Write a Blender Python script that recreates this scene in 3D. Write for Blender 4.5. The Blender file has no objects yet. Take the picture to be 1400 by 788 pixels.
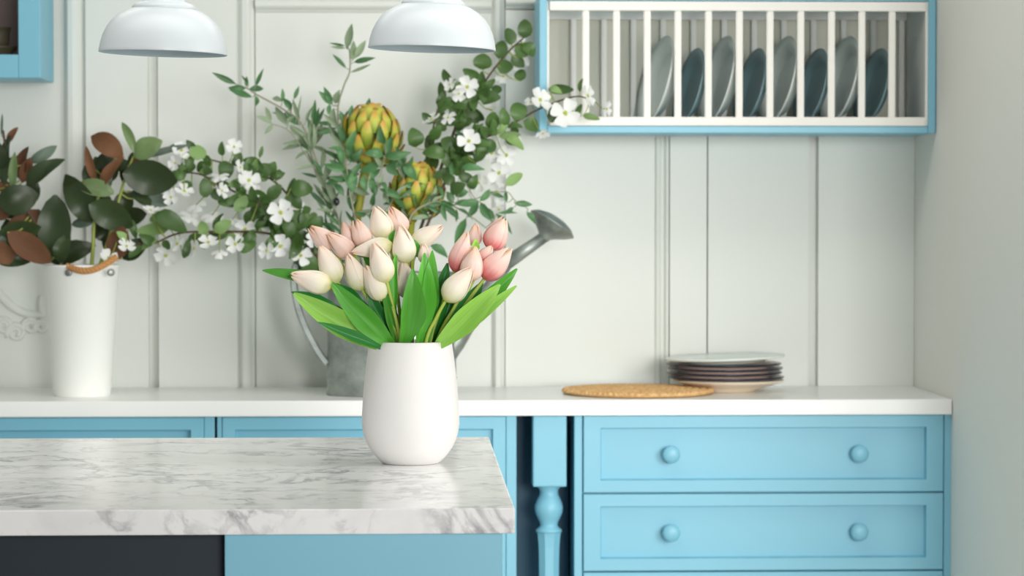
import bpy, bmesh, math, random
from mathutils import Vector, Matrix, Euler
random.seed(7)
scene = bpy.context.scene
COL = scene.collection
PI = math.pi

# ------------------------------------------------------------------ camera, light, exposure
FPX = 3726.0                       # focal length in pixels of the 1400 px wide frame
CAM = Vector((0.0, 0.0, 1.378))
YAW = math.atan(144.0 / FPX)
PITCH = math.atan(105.0 / FPX * math.cos(YAW))
cam_d = bpy.data.cameras.new('camera')
cam_d.sensor_width = 36.0
cam_d.lens = FPX / 1400.0 * 36.0
cam_d.clip_start = 0.05
cam_d.dof.use_dof = True
cam_d.dof.focus_distance = 4.97
cam_d.dof.aperture_fstop = 7.0
cam = bpy.data.objects.new('camera', cam_d)
COL.objects.link(cam)
cam.location = CAM
cam.rotation_euler = (PI / 2 - PITCH, 0, -YAW)
scene.camera = cam

world = bpy.data.worlds.new('daylight')
scene.world = world
world.use_nodes = True
world.node_tree.nodes['Background'].inputs[0].default_value = (0.97, 0.985, 0.98, 1)
world.node_tree.nodes['Background'].inputs[1].default_value = 0.19

def area_light(name, loc, target, sx, sy, power, col):
    d = bpy.data.lights.new(name, 'AREA')
    d.shape = 'RECTANGLE'; d.size = sx; d.size_y = sy
    d.energy = power; d.color = col
    o = bpy.data.objects.new(name, d)
    COL.objects.link(o)
    o.location = loc
    o.rotation_euler = (Vector(target) - Vector(loc)).to_track_quat('-Z', 'Y').to_euler()
    return o
WARM = (1.0, 0.988, 0.965)
k = area_light('side_window_light', (2.6, 4.4, 1.6), (0.0, 5.6, 1.0), 1.2, 1.4, 14.2, WARM)
k.data.spread = math.radians(110)
k = area_light('right_window_light', (2.0, 3.4, 1.5), (0.40, 7.2, 0.9), 1.2, 1.2, 8.0, WARM)
k.data.spread = math.radians(62)
k = area_light('front_fill_light', (1.6, -2.5, 1.7), (0.5, 7.0, 0.9), 1.6, 1.6, 33, WARM)  # added fill from behind the camera, not an actual window
k.data.spread = math.radians(60)
k = area_light('worktop_overhead_fill', (-0.1, 6.1, 2.6), (-0.1, 6.1, 0), 2.4, 0.5, 9.5, WARM)  # added overhead fill to brighten worktop and wall, no real fitting
k = area_light('island_overhead_fill', (-0.3, 4.7, 2.6), (-0.3, 4.7, 0), 2.4, 0.8, 6.9, WARM)  # invented soft light above the island, added to lift the marble top
k.data.spread = math.radians(120)

scene.view_settings.view_transform = 'Standard'
scene.view_settings.look = 'None'
scene.view_settings.gamma = 1.0
scene.view_settings.use_curve_mapping = False
scene.view_settings.exposure = 0.06

ROT = Euler((PI / 2 - PITCH, 0, -YAW)).to_matrix()
def at(px, py, Y):
    """point of the room at depth Y seen at photo pixel px,py"""
    d = ROT @ Vector(((px - 700.0) / FPX, -(py - 394.0) / FPX, -1.0))
    return CAM + d * (Y / d.y)
def ppx(Y):
    return Y / FPX                 # metres per pixel at depth Y

# ------------------------------------------------------------------ helpers
def srgb(r, g, b):
    def f(c):
        c /= 255.0
        return c / 12.92 if c <= 0.04045 else ((c + 0.055) / 1.055) ** 2.4
    return (f(r), f(g), f(b), 1.0)

def mat(name, col, rough=0.5, metal=0.0, var=0.0, scale=8.0, bump=0.0, bscale=60.0, rand=0.0, spec=0.5, stretch=None, trans=0.0):
    m = bpy.data.materials.new(name); m.use_nodes = True
    nt = m.node_tree; p = nt.nodes['Principled BSDF']
    p.inputs['Roughness'].default_value = rough
    p.inputs['Metallic'].default_value = metal
    p.inputs['Specular IOR Level'].default_value = spec
    p.inputs['Base Color'].default_value = col
    tc = nt.nodes.new('ShaderNodeTexCoord')
    src = None
    if var > 0:
        n = nt.nodes.new('ShaderNodeTexNoise'); n.inputs['Scale'].default_value = scale
        n.inputs['Detail'].default_value = 5
        if stretch:
            mp = nt.nodes.new('ShaderNodeMapping'); mp.inputs['Scale'].default_value = stretch
            nt.links.new(tc.outputs['Object'], mp.inputs[0]); nt.links.new(mp.outputs[0], n.inputs['Vector'])
        else:
            nt.links.new(tc.outputs['Object'], n.inputs['Vector'])
        mx = nt.nodes.new('ShaderNodeMix'); mx.data_type = 'RGBA'
        mx.inputs['A'].default_value = tuple(c * (1 - var) for c in col[:3]) + (1,)
        mx.inputs['B'].default_value = tuple(min(1, c * (1 + var)) for c in col[:3]) + (1,)
        nt.links.new(n.outputs['Fac'], mx.inputs['Factor'])
        src = mx.outputs['Result']
    if rand > 0:
        oi = nt.nodes.new('ShaderNodeObjectInfo')
        mr = nt.nodes.new('ShaderNodeMapRange')
        mr.inputs['To Min'].default_value = 1 - rand; mr.inputs['To Max'].default_value = 1 + rand
        nt.links.new(oi.outputs['Random'], mr.inputs['Value'])
        hs = nt.nodes.new('ShaderNodeHueSaturation')
        nt.links.new(mr.outputs['Result'], hs.inputs['Value'])
        if src: nt.links.new(src, hs.inputs['Color'])
        else: hs.inputs['Color'].default_value = col
        src = hs.outputs['Color']
    if src: nt.links.new(src, p.inputs['Base Color'])
    if bump > 0:
        n2 = nt.nodes.new('ShaderNodeTexNoise'); n2.inputs['Scale'].default_value = bscale
        n2.inputs['Detail'].default_value = 3
        nt.links.new(tc.outputs['Object'], n2.inputs['Vector'])
        b = nt.nodes.new('ShaderNodeBump'); b.inputs['Strength'].default_value = bump; b.inputs['Distance'].default_value = 0.004
        nt.links.new(n2.outputs['Fac'], b.inputs['Height'])
        nt.links.new(b.outputs['Normal'], p.inputs['Normal'])
    if trans > 0:
        t = nt.nodes.new('ShaderNodeBsdfTranslucent')
        if src: nt.links.new(src, t.inputs['Color'])
        else: t.inputs['Color'].default_value = col
        ms = nt.nodes.new('ShaderNodeMixShader'); ms.inputs[0].default_value = trans
        nt.links.new(p.outputs[0], ms.inputs[1]); nt.links.new(t.outputs[0], ms.inputs[2])
        nt.links.new(ms.outputs[0], nt.nodes['Material Output'].inputs['Surface'])
    return m

M = {}
M['wall'] = mat('wall_paint', srgb(230, 233, 227), 0.55, var=0.012, scale=2.0, bump=0.05, bscale=120)
M['grey_wall'] = mat('grey_wall_paint', srgb(240, 238, 231), 0.8, var=0.02, scale=1.5, bump=0.05, bscale=90)
M['ceiling'] = mat('ceiling_paint', srgb(238, 238, 234), 0.8)
M['floor'] = mat('floor_boards', srgb(214, 204, 190), 0.45, var=0.12, scale=3)
M['blue'] = mat('blue_paint', srgb(128, 192, 214), 0.42, var=0.02, scale=6, bump=0.04, bscale=40)
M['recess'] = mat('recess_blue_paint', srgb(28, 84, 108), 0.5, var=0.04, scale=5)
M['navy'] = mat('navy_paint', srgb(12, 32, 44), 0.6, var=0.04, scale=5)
M['white'] = mat('white_paint', srgb(248, 246, 240), 0.65, var=0.01, scale=5)
M['rack_back'] = mat('rack_back_paint', srgb(208, 208, 194), 0.7, var=0.02, scale=4)
M['worktop'] = mat('white_worktop', srgb(246, 246, 243), 0.28, var=0.012, scale=9)
M['lamp'] = mat('lamp_enamel', srgb(218, 226, 229), 0.35)
M['lamp_in'] = mat('lamp_inside', srgb(176, 194, 200), 0.5)
M['cord'] = mat('lamp_cord', srgb(220, 224, 224), 0.6)
M['vase'] = mat('matt_ceramic', srgb(232, 230, 227), 0.6, var=0.012, scale=14, bump=0.05, bscale=90)
M['bucket'] = mat('bucket_enamel', srgb(250, 251, 246), 0.4, var=0.015, scale=7)
M['rope'] = mat('rope', srgb(190, 138, 84), 0.9, var=0.2, scale=60)
M['eyelet'] = mat('eyelet_metal', srgb(150, 152, 150), 0.4, 0.9)
M['plate_white'] = mat('white_porcelain', srgb(232, 238, 232), 0.25)
M['plate_blue'] = mat('slate_blue_stoneware', srgb(126, 154, 160), 0.35, var=0.06, scale=10)
M['plate_rim'] = mat('dark_glazed_rim', srgb(26, 38, 54), 0.25)
M['plate_cream'] = mat('cream_stoneware', srgb(238, 222, 200), 0.35, var=0.03, scale=12)
M['pinkish'] = mat('pink_stoneware', srgb(242, 222, 210), 0.4)
M['cab_in'] = mat('cabinet_interior', srgb(120, 106, 102), 0.7, var=0.04, scale=4)
M['jar'] = mat('dark_stoneware', srgb(98, 92, 74), 0.45, var=0.15, scale=16)
M['mag_green'] = mat('magnolia_leaf_top', srgb(52, 68, 36), 0.38, var=0.18, scale=9, rand=0.28, trans=0.1)
M['mag_light'] = mat('magnolia_leaf_fresh', srgb(110, 134, 84), 0.42, var=0.15, scale=9, rand=0.15, trans=0.15)
M['mag_brown'] = mat('magnolia_leaf_underside', srgb(112, 74, 46), 0.75, var=0.2, scale=12, rand=0.2, trans=0.08)
M['mag_grey'] = mat('magnolia_leaf_grey', srgb(98, 116, 100), 0.5, var=0.12, scale=9, rand=0.15, trans=0.1)
M['dog_green'] = mat('dogwood_leaf', srgb(76, 108, 52), 0.42, var=0.16, scale=14, rand=0.3, trans=0.15)
M['dog_light'] = mat('dogwood_leaf_pale', srgb(134, 168, 100), 0.5, var=0.12, scale=14, rand=0.2, trans=0.2)
M['dog_petal'] = mat('dogwood_petal', srgb(247, 248, 246), 0.55, var=0.02, scale=20, trans=0.25)
M['dog_heart'] = mat('dogwood_heart', srgb(188, 196, 70), 0.6, var=0.2, scale=80)
M['bark'] = mat('dark_bark', srgb(84, 66, 54), 0.8, var=0.2, scale=40)
M['twig'] = mat('green_twig', srgb(150, 164, 76), 0.6, var=0.12, scale=40)
M['olive_twig'] = mat('grey_twig', srgb(150, 150, 126), 0.7, var=0.1, scale=40)
M['olive_leaf'] = mat('olive_leaf_top', srgb(84, 130, 80), 0.45, var=0.14, scale=14, rand=0.25, trans=0.15)
M['olive_pale'] = mat('olive_leaf_underside', srgb(150, 170, 136), 0.6, var=0.1, scale=14, rand=0.15, trans=0.2)
M['olive_fruit'] = mat('black_olive', srgb(30, 28, 34), 0.25)
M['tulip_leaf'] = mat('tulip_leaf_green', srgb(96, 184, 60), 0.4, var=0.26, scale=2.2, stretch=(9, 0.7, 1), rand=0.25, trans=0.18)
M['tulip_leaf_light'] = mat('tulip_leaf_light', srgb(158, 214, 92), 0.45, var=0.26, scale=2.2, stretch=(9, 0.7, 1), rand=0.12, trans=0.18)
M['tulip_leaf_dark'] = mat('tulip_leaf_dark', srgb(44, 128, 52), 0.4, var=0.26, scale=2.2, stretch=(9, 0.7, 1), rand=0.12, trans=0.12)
M['tulip_stem'] = mat('tulip_stem', srgb(176, 196, 84), 0.5, var=0.1, scale=30)

def petal_mat(name, stops, streak):
    m = bpy.data.materials.new(name); m.use_nodes = True
    nt = m.node_tree; p = nt.nodes['Principled BSDF']
    p.inputs['Roughness'].default_value = 0.5
    uv = nt.nodes.new('ShaderNodeUVMap'); uv.uv_map = 'UVMap'
    sp = nt.nodes.new('ShaderNodeSeparateXYZ'); nt.links.new(uv.outputs[0], sp.inputs[0])
    mp = nt.nodes.new('ShaderNodeMapping'); mp.inputs['Scale'].default_value = (14, 1.2, 1)
    nt.links.new(uv.outputs[0], mp.inputs[0])
    oi = nt.nodes.new('ShaderNodeObjectInfo')
    cb = nt.nodes.new('ShaderNodeCombineXYZ')
    ml = nt.nodes.new('ShaderNodeMath'); ml.operation = 'MULTIPLY'; ml.inputs[1].default_value = 37.0
    nt.links.new(oi.outputs['Random'], ml.inputs[0]); nt.links.new(ml.outputs[0], cb.inputs[0])
    nt.links.new(cb.outputs[0], mp.inputs['Location'])
    n = nt.nodes.new('ShaderNodeTexNoise'); n.inputs['Scale'].default_value = 1.0; n.inputs['Detail'].default_value = 4
    nt.links.new(mp.outputs[0], n.inputs['Vector'])
    sh = nt.nodes.new('ShaderNodeMath'); sh.operation = 'MULTIPLY_ADD'; sh.inputs[1].default_value = 0.22; sh.inputs[2].default_value = -0.11
    nt.links.new(n.outputs['Fac'], sh.inputs[0])
    ad = nt.nodes.new('ShaderNodeMath'); nt.links.new(sp.outputs['Y'], ad.inputs[0]); nt.links.new(sh.outputs[0], ad.inputs[1])
    r = nt.nodes.new('ShaderNodeValToRGB')
    r.color_ramp.elements[0].position = stops[0][0]; r.color_ramp.elements[0].color = stops[0][1]
    r.color_ramp.elements[1].position = stops[-1][0]; r.color_ramp.elements[1].color = stops[-1][1]
    for pos, c in stops[1:-1]:
        e = r.color_ramp.elements.new(pos); e.color = c
    nt.links.new(ad.outputs[0], r.inputs[0])
    st = nt.nodes.new('ShaderNodeValToRGB')
    st.color_ramp.elements[0].position = 0.52; st.color_ramp.elements[0].color = (0, 0, 0, 1)
    st.color_ramp.elements[1].position = 0.75; st.color_ramp.elements[1].color = (0.5, 0.5, 0.5, 1)
    nt.links.new(n.outputs['Fac'], st.inputs[0])
    mx = nt.nodes.new('ShaderNodeMix'); mx.data_type = 'RGBA'; mx.inputs['B'].default_value = streak
    nt.links.new(st.outputs[0], mx.inputs['Factor']); nt.links.new(r.outputs[0], mx.inputs['A'])
    nt.links.new(mx.outputs['Result'], p.inputs['Base Color'])
    t = nt.nodes.new('ShaderNodeBsdfTranslucent'); nt.links.new(mx.outputs['Result'], t.inputs['Color'])
    ms = nt.nodes.new('ShaderNodeMixShader'); ms.inputs[0].default_value = 0.2
    nt.links.new(p.outputs[0], ms.inputs[1]); nt.links.new(t.outputs[0], ms.inputs[2])
    nt.links.new(ms.outputs[0], nt.nodes['Material Output'].inputs['Surface'])
    return m
M['petal_cream'] = petal_mat('cream_tulip_petal', [(0.0, srgb(236, 236, 140)), (0.14, srgb(250, 246, 204)), (0.42, srgb(255, 249, 232)), (0.8, srgb(255, 240, 224)), (1.0, srgb(254, 226, 202))], srgb(254, 228, 214))
M['petal_peach'] = petal_mat('peach_tulip_petal', [(0.0, srgb(238, 182, 160)), (0.2, srgb(252, 220, 204)), (0.6, srgb(254, 230, 218)), (1.0, srgb(248, 206, 176))], srgb(248, 196, 188))
M['petal_pink'] = petal_mat('pink_tulip_petal', [(0.0, srgb(240, 112, 116)), (0.2, srgb(242, 140, 140)), (0.42, srgb(252, 204, 194)), (0.75, srgb(254, 226, 214)), (1.0, srgb(250, 220, 190))], srgb(246, 184, 178))

def marble_mat():
    m = bpy.data.materials.new('white_marble'); m.use_nodes = True
    nt = m.node_tree; p = nt.nodes['Principled BSDF']
    p.inputs['Roughness'].default_value = 0.16
    tc = nt.nodes.new('ShaderNodeTexCoord')
    def noise(scale, detail, dist, loc, sc=(1, 1, 1)):
        mp = nt.nodes.new('ShaderNodeMapping'); mp.inputs['Location'].default_value = loc
        mp.inputs['Rotation'].default_value = (0.5, 0.35, 0.6); mp.inputs['Scale'].default_value = sc
        nt.links.new(tc.outputs['Object'], mp.inputs[0])
        n = nt.nodes.new('ShaderNodeTexNoise'); n.inputs['Scale'].default_value = scale
        n.inputs['Detail'].default_value = detail; n.inputs['Distortion'].default_value = dist
        n.inputs['Roughness'].default_value = 0.6
        nt.links.new(mp.outputs[0], n.inputs['Vector']); return n.outputs['Fac']
    def ridge(fac, width):
        s = nt.nodes.new('ShaderNodeMath'); s.operation = 'SUBTRACT'; s.inputs[1].default_value = 0.5; nt.links.new(fac, s.inputs[0])
        a = nt.nodes.new('ShaderNodeMath'); a.operation = 'ABSOLUTE'; nt.links.new(s.outputs[0], a.inputs[0])
        mr = nt.nodes.new('ShaderNodeMapRange'); mr.inputs['From Min'].default_value = 0; mr.inputs['From Max'].default_value = width
        mr.inputs['To Min'].default_value = 1; mr.inputs['To Max'].default_value = 0
        nt.links.new(a.outputs[0], mr.inputs['Value']); return mr.outputs['Result']
    def mul(a, b):
        x = nt.nodes.new('ShaderNodeMath'); x.operation = 'MULTIPLY'; nt.links.new(a, x.inputs[0])
        if isinstance(b, float): x.inputs[1].default_value = b
        else: nt.links.new(b, x.inputs[1])
        return x.outputs[0]
    def mask(fac, lo, hi):
        mr = nt.nodes.new('ShaderNodeMapRange'); mr.inputs['From Min'].default_value = lo; mr.inputs['From Max'].default_value = hi
        nt.links.new(fac, mr.inputs['Value']); return mr.outputs['Result']
    v1 = mul(ridge(noise(6.0, 7, 0.8, (1, 2, 3)), 0.05), mask(noise(5.0, 3, 0, (7, 1, 0)), 0.42, 0.62))
    v2 = mul(ridge(noise(15.0, 6, 0.5, (4, 9, 2)), 0.05), mask(noise(8.0, 3, 0, (3, 3, 8)), 0.46, 0.66))
    cl = mul(mask(noise(7.0, 6, 0.6, (5, 6, 1)), 0.5, 0.8), 0.28)
    def mix(base, col, fac, amt):
        x = nt.nodes.new('ShaderNodeMix'); x.data_type = 'RGBA'
        if isinstance(base, tuple): x.inputs['A'].default_value = base
        else: nt.links.new(base, x.inputs['A'])
        x.inputs['B'].default_value = col
        nt.links.new(mul(fac, amt), x.inputs['Factor']); return x.outputs['Result']
    c = mix(srgb(252, 252, 251), srgb(192, 196, 200), cl, 1.0)
    c = mix(c, srgb(112, 114, 126), v1, 0.7)
    c = mix(c, srgb(130, 128, 136), v2, 0.55)
    nt.links.new(c, p.inputs['Base Color'])
    return m
M['marble'] = marble_mat()

def galv_mat():
    m = bpy.data.materials.new('galvanised_steel'); m.use_nodes = True
    nt = m.node_tree; p = nt.nodes['Principled BSDF']
    p.inputs['Metallic'].default_value = 0.75
    tc = nt.nodes.new('ShaderNodeTexCoord')
    n = nt.nodes.new('ShaderNodeTexNoise'); n.inputs['Scale'].default_value = 16; n.inputs['Detail'].default_value = 7; n.inputs['Roughness'].default_value = 0.65
    nt.links.new(tc.outputs['Object'], n.inputs['Vector'])
    r = nt.nodes.new('ShaderNodeValToRGB')
    r.color_ramp.elements[0].position = 0.3; r.color_ramp.elements[0].color = srgb(126, 132, 127)
    r.color_ramp.elements[1].position = 0.72; r.color_ramp.elements[1].color = srgb(182, 190, 184)
    nt.links.new(n.outputs['Fac'], r.inputs[0]); nt.links.new(r.outputs[0], p.inputs['Base Color'])
    mr = nt.nodes.new('ShaderNodeMapRange'); mr.inputs['To Min'].default_value = 0.35; mr.inputs['To Max'].default_value = 0.6
    nt.links.new(n.outputs['Fac'], mr.inputs['Value']); nt.links.new(mr.outputs['Result'], p.inputs['Roughness'])
    return m
M['galv'] = galv_mat()

def jute_mat():
    m = bpy.data.materials.new('woven_jute'); m.use_nodes = True
    nt = m.node_tree; p = nt.nodes['Principled BSDF']; p.inputs['Roughness'].default_value = 0.9
    tc = nt.nodes.new('ShaderNodeTexCoord')
    n = nt.nodes.new('ShaderNodeTexNoise'); n.inputs['Scale'].default_value = 70; n.inputs['Detail'].default_value = 4
    nt.links.new(tc.outputs['Object'], n.inputs['Vector'])
    r = nt.nodes.new('ShaderNodeValToRGB')
    r.color_ramp.elements[0].position = 0.3; r.color_ramp.elements[0].color = srgb(198, 148, 90)
    r.color_ramp.elements[1].position = 0.7; r.color_ramp.elements[1].color = srgb(240, 200, 142)
    nt.links.new(n.outputs['Fac'], r.inputs[0]); nt.links.new(r.outputs[0], p.inputs['Base Color'])
    return m
M['jute'] = jute_mat()

def link(o, parent=None):
    COL.objects.link(o)
    if parent is not None: o.parent = parent
    return o
def obj(name, me, parent=None, mats=None, smooth=False):
    if mats:
        for mm in (mats if isinstance(mats, (list, tuple)) else [mats]):
            me.materials.append(M[mm])
    if smooth:
        for f in me.polygons: f.use_smooth = True
    o = bpy.data.objects.new(name, me)
    return link(o, parent)
def tag(o, label=None, cat=None, group=None, kind=None):
    if label: o['label'] = label
    if cat: o['category'] = cat
    if group: o['group'] = group
    if kind: o['kind'] = kind
    return o
def thing(name, loc, label, cat, group=None):
    o = bpy.data.objects.new(name, None)
    o.empty_display_size = 0.05
    link(o); o.location = loc
    return tag(o, label, cat, group)
def mesh(name, vs, fs):
    me = bpy.data.meshes.new(name); me.from_pydata([tuple(v) for v in vs], [], fs); me.update()
    return me
def bm_mesh(bm, name):
    bmesh.ops.recalc_face_normals(bm, faces=bm.faces)
    me = bpy.data.meshes.new(name); bm.to_mesh(me); bm.free(); return me
def add_box(bm, x0, x1, y0, y1, z0, z1, bev=0.0, seg=2):
    g = bmesh.ops.create_cube(bm, size=1.0)
    vs = g['verts']
    for v in vs:
        v.co = Vector(((x0 + x1) / 2 + v.co.x * (x1 - x0), (y0 + y1) / 2 + v.co.y * (y1 - y0), (z0 + z1) / 2 + v.co.z * (z1 - z0)))
    if bev > 0:
        es = list({e for v in vs for e in v.link_edges})
        bmesh.ops.bevel(bm, geom=es, offset=bev, segments=seg, affect='EDGES', profile=0.6)
def box(name, x0, x1, y0, y1, z0, z1, m, parent=None, bev=0.0, off=(0, 0, 0)):
    """box given in world coordinates; off = world position of its parent"""
    bm = bmesh.new()
    add_box(bm, x0 - off[0], x1 - off[0], y0 - off[1], y1 - off[1], z0 - off[2], z1 - off[2], bev)
    return obj(name, bm_mesh(bm, name), parent, m)
def lathe(name, prof, seg=48, squash=1.0, closed=False):
    """prof: (r,z) list around local Z"""
    vs, fs = [], []
    n = len(prof)
    for k in range(seg):
        a = 2 * PI * k / seg
        for r, z in prof:
            vs.append((r * math.cos(a), r * math.sin(a) * squash, z))
    for k in range(seg):
        k2 = (k + 1) % seg
        for i in range(n - 1 if not closed else n):
            j = (i + 1) % n
            fs.append((k * n + i, k2 * n + i, k2 * n + j, k * n + j))
    me = mesh(name, vs, fs)
    bm = bmesh.new(); bm.from_mesh(me)
    bmesh.ops.remove_doubles(bm, verts=bm.verts, dist=1e-6)
    bmesh.ops.recalc_face_normals(bm, faces=bm.faces)
    bm.to_mesh(me); bm.free()
    for f in me.polygons: f.use_smooth = True
    return me
def catmull(pts, n=8):
    P = [pts[0]] + list(pts) + [pts[-1]]
    out = []
    for i in range(1, len(P) - 2):
        p0, p1, p2, p3 = P[i - 1], P[i], P[i + 1], P[i + 2]
        for k in range(n):
            t = k / n
            out.append(0.5 * ((2 * p1) + (p2 - p0) * t + (2 * p0 - 5 * p1 + 4 * p2 - p3) * t * t + (3 * p1 - p0 - 3 * p2 + p3) * t ** 3))
    out.append(P[-2].copy())
    return out
def add_tube(vs, fs, pts, r0, r1, sides=6):
    n = len(pts); b = len(vs)
    up = Vector((0.13, 1, 0.21)).normalized()
    for i, p in enumerate(pts):
        d = (pts[min(i + 1, n - 1)] - pts[max(i - 1, 0)])
        if d.length < 1e-9: d = Vector((0, 0, 1))
        d.normalize()
        a = d.cross(up)
        if a.length < 1e-4: a = d.cross(Vector((1, 0, 0)))
        a.normalize(); c = d.cross(a)
        r = r0 + (r1 - r0) * i / max(1, n - 1)
        for k in range(sides):
            t = 2 * PI * k / sides
            vs.append(p + a * (r * math.cos(t)) + c * (r * math.sin(t)))
    for i in range(n - 1):
        for k in range(sides):
            k2 = (k + 1) % sides
            fs.append((b + i * sides + k, b + i * sides + k2, b + (i + 1) * sides + k2, b + (i + 1) * sides + k))
    fs.append(tuple(b + k for k in range(sides))[::-1])
    fs.append(tuple(b + (n - 1) * sides + k for k in range(sides)))

# ------------------------------------------------------------------ structure: room
YW = 7.45            # face of the back wall
ZC = 2.65            # ceiling
WT = 0.90            # worktop height
X_R = at(1302, 547, 6.88).x       # right end of counter
XL = -2.6
def S(o): o['kind'] = 'structure'; return o
XE = at(1247, 300, YW - 0.012).x
S(box('floor', XL - 0.1, 3.4, -3.0, 7.6, -0.08, 0.0, 'floor'))
S(box('ceiling', XL - 0.1, 1.6, 4.2, 7.6, ZC, ZC + 0.1, 'ceiling'))
S(box('wall_left', XL - 0.1, XL, 4.2, 7.6, 0.0, ZC, 'wall'))
wall_back = S(box('wall_back', XL, X_R, YW, YW + 0.12, 0.0, ZC, 'wall'))
S(box('wall_right', X_R + 0.002, X_R + 0.14, 5.75, YW + 0.12, 0.0, ZC, 'grey_wall'))

def wx(px, Y=YW - 0.012): return at(px, 350, Y).x
ZT = at(500, 8, YW).z          # height of the panel heads
def board(px0, px1, t=0.012, z0=WT - 0.02, z1=ZC, gap=0.0, x0=None, x1=None):
    a = wx(px0) if x0 is None else x0
    b = wx(px1) if x1 is None else x1
    return box('wall_board', a + gap, b - gap, YW - t, YW + 0.001, z0, z1, 'wall', wall_back, 0.0006)
def molding(px0, px1, prof, z0=WT - 0.02, z1=ZC):
    """vertical profiled strip; prof = [(fraction of width, proud height)]"""
    a, b = wx(px0), wx(px1)
    vs, fs = [], []
    P = [(0, 0.0)] + prof + [(1, 0.0)]
    for z in (z0, z1):
        for u, h in P: vs.append((a + (b - a) * u, YW - h, z))
    n = len(P)
    for i in range(n - 1): fs.append((i, i + 1, n + i + 1, n + i))
    fs.append(tuple(range(n))[::-1]); fs.append(tuple(range(n, 2 * n)))
    me = mesh('molding', vs, fs)
    o = obj('molding', me, wall_back, 'wall')
    return o
def hmolding(px0, px1, z, h, prof):
    a, b = wx(px0), wx(px1)
    vs, fs = [], []
    P = [(0, 0.0)] + prof + [(1, 0.0)]
    for x in (a, b):
        for u, d in P: vs.append((x, YW - d, z + h * (0.5 - u)))
    n = len(P)
    for i in range(n - 1): fs.append((i, n + i, n + i + 1, i + 1))
    fs.append(tuple(range(n))); fs.append(tuple(range(n, 2 * n))[::-1])
    return obj('molding', mesh('molding', vs, fs), wall_back, 'wall')
OGEE = [(0.0, 0.014), (0.10, 0.018), (0.16, 0.024), (0.30, 0.030), (0.55, 0.031), (0.68, 0.026), (0.76, 0.018), (0.92, 0.012)]
board(0, 84, x0=XL, t=0.010)
molding(84, 119, [(0.0, 0.004), (0.14, 0.004), (0.2, 0.022), (0.32, 0.034), (0.5, 0.036), (0.68, 0.034), (0.8, 0.026), (0.9, 0.016), (0.97, 0.012)])
board(119, 204, t=0.032)
board(217.5, 325, t=0.030)
molding(325, 350, OGEE)
board(350, 556, z1=ZT - 0.02); board(556, 672, z1=ZT - 0.02)
hmolding(350, 672, ZT, 0.045, OGEE[::1])
board(350, 672, z0=ZT + 0.022)
molding(672, 691, OGEE)
board(691, 895, z1=ZT - 0.012)
hmolding(691, 895, ZT + 0.01, 0.04, OGEE)
board(691, 895, z0=ZT + 0.03)
molding(895, 915, [(0.0, 0.012), (0.1, 0.020), (0.3, 0.022), (0.5, 0.010), (0.62, 0.012), (0.75, 0.024), (0.95, 0.02)])
board(915, 965.3, t=0.030)
board(967, 1025, t=0.030); board(1025, 1104, t=0.0295)
board(1117, 1246.5, t=0.034, x1=X_R + 0.0015)

# ------------------------------------------------------------------ panel fronts
def panel_front(name, x0, x1, z0, z1, yf, t, bd, m, parent, off, rec=0.009, slope=0.004, bev=0.002, bd_z=None):
    """frame-and-panel front, face towards -Y, given in world coordinates"""
    bz = bd if bd_z is None else bd_z
    def ring(i, y, k=0.0):
        return [(x0 + i[0], y, z0 + i[1]), (x1 - i[0], y, z0 + i[1]), (x1 - i[0], y, z1 - i[1]), (x0 + i[0], y, z1 - i[1])]
    R = [ring((0, 0), yf + t), ring((0, 0), yf + bev), ring((bev, bev), yf), ring((bd, bz), yf),
         ring((bd + slope * 0.4, bz + slope * 0.4), yf + rec * 0.75), ring((bd + slope, bz + slope), yf + rec)]
    vs = [(v[0] - off[0], v[1] - off[1], v[2] - off[2]) for r in R for v in r]
    fs = []
    for i in range(len(R) - 1):
        for k in range(4):
            fs.append((i * 4 + k, i * 4 + (k + 1) % 4, i * 4 + 4 + (k + 1) % 4, i * 4 + 4 + k))
    fs.append((0, 3, 2, 1)); e = (len(R) - 1) * 4
    fs.append((e, e + 1, e + 2, e + 3))
    return obj(name, mesh(name, vs, fs), parent, m)

KNOB = lathe('knob', [(0, 0.043), (0.010, 0.0425), (0.0185, 0.040), (0.0222, 0.036), (0.0225, 0.031), (0.019, 0.025), (0.011, 0.013), (0.0095, 0.006), (0.013, 0.001), (0.013, 0.0), (0, 0.0)], 32)
KNOB.materials.append(M['blue'])
def knob(parent, p, off):
    o = bpy.data.objects.new('knob', KNOB); link(o, parent)
    o.location = Vector(p) - Vector(off); o.rotation_euler = (PI / 2, 0, 0)
    return o
# ------------------------------------------------------------------ back run: cabinets, post, worktop
YF = 6.90
ZU = WT - 0.040      # underside of worktop
def X(px, py=650, Y=YF): return at(px, py, Y).x
def Z(py, px=1040, Y=YF): return at(px, py, Y).z
XR_CAB = X(1301)

wt = box('worktop', XL + 0.01, X_R, 6.88, YW - 0.036, ZU, WT, 'worktop', None, 0.003)
tag(wt, 'long white worktop running along the panelled wall', 'worktop')

def carcass(root, off, x0, x1, y0=YF + 0.004, y1=YW - 0.03, z0=0.0, z1=ZU - 0.001, m='blue'):
    return box('body', x0, x1, y0, y1, z0, z1, m, root, 0.002, off)

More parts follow.
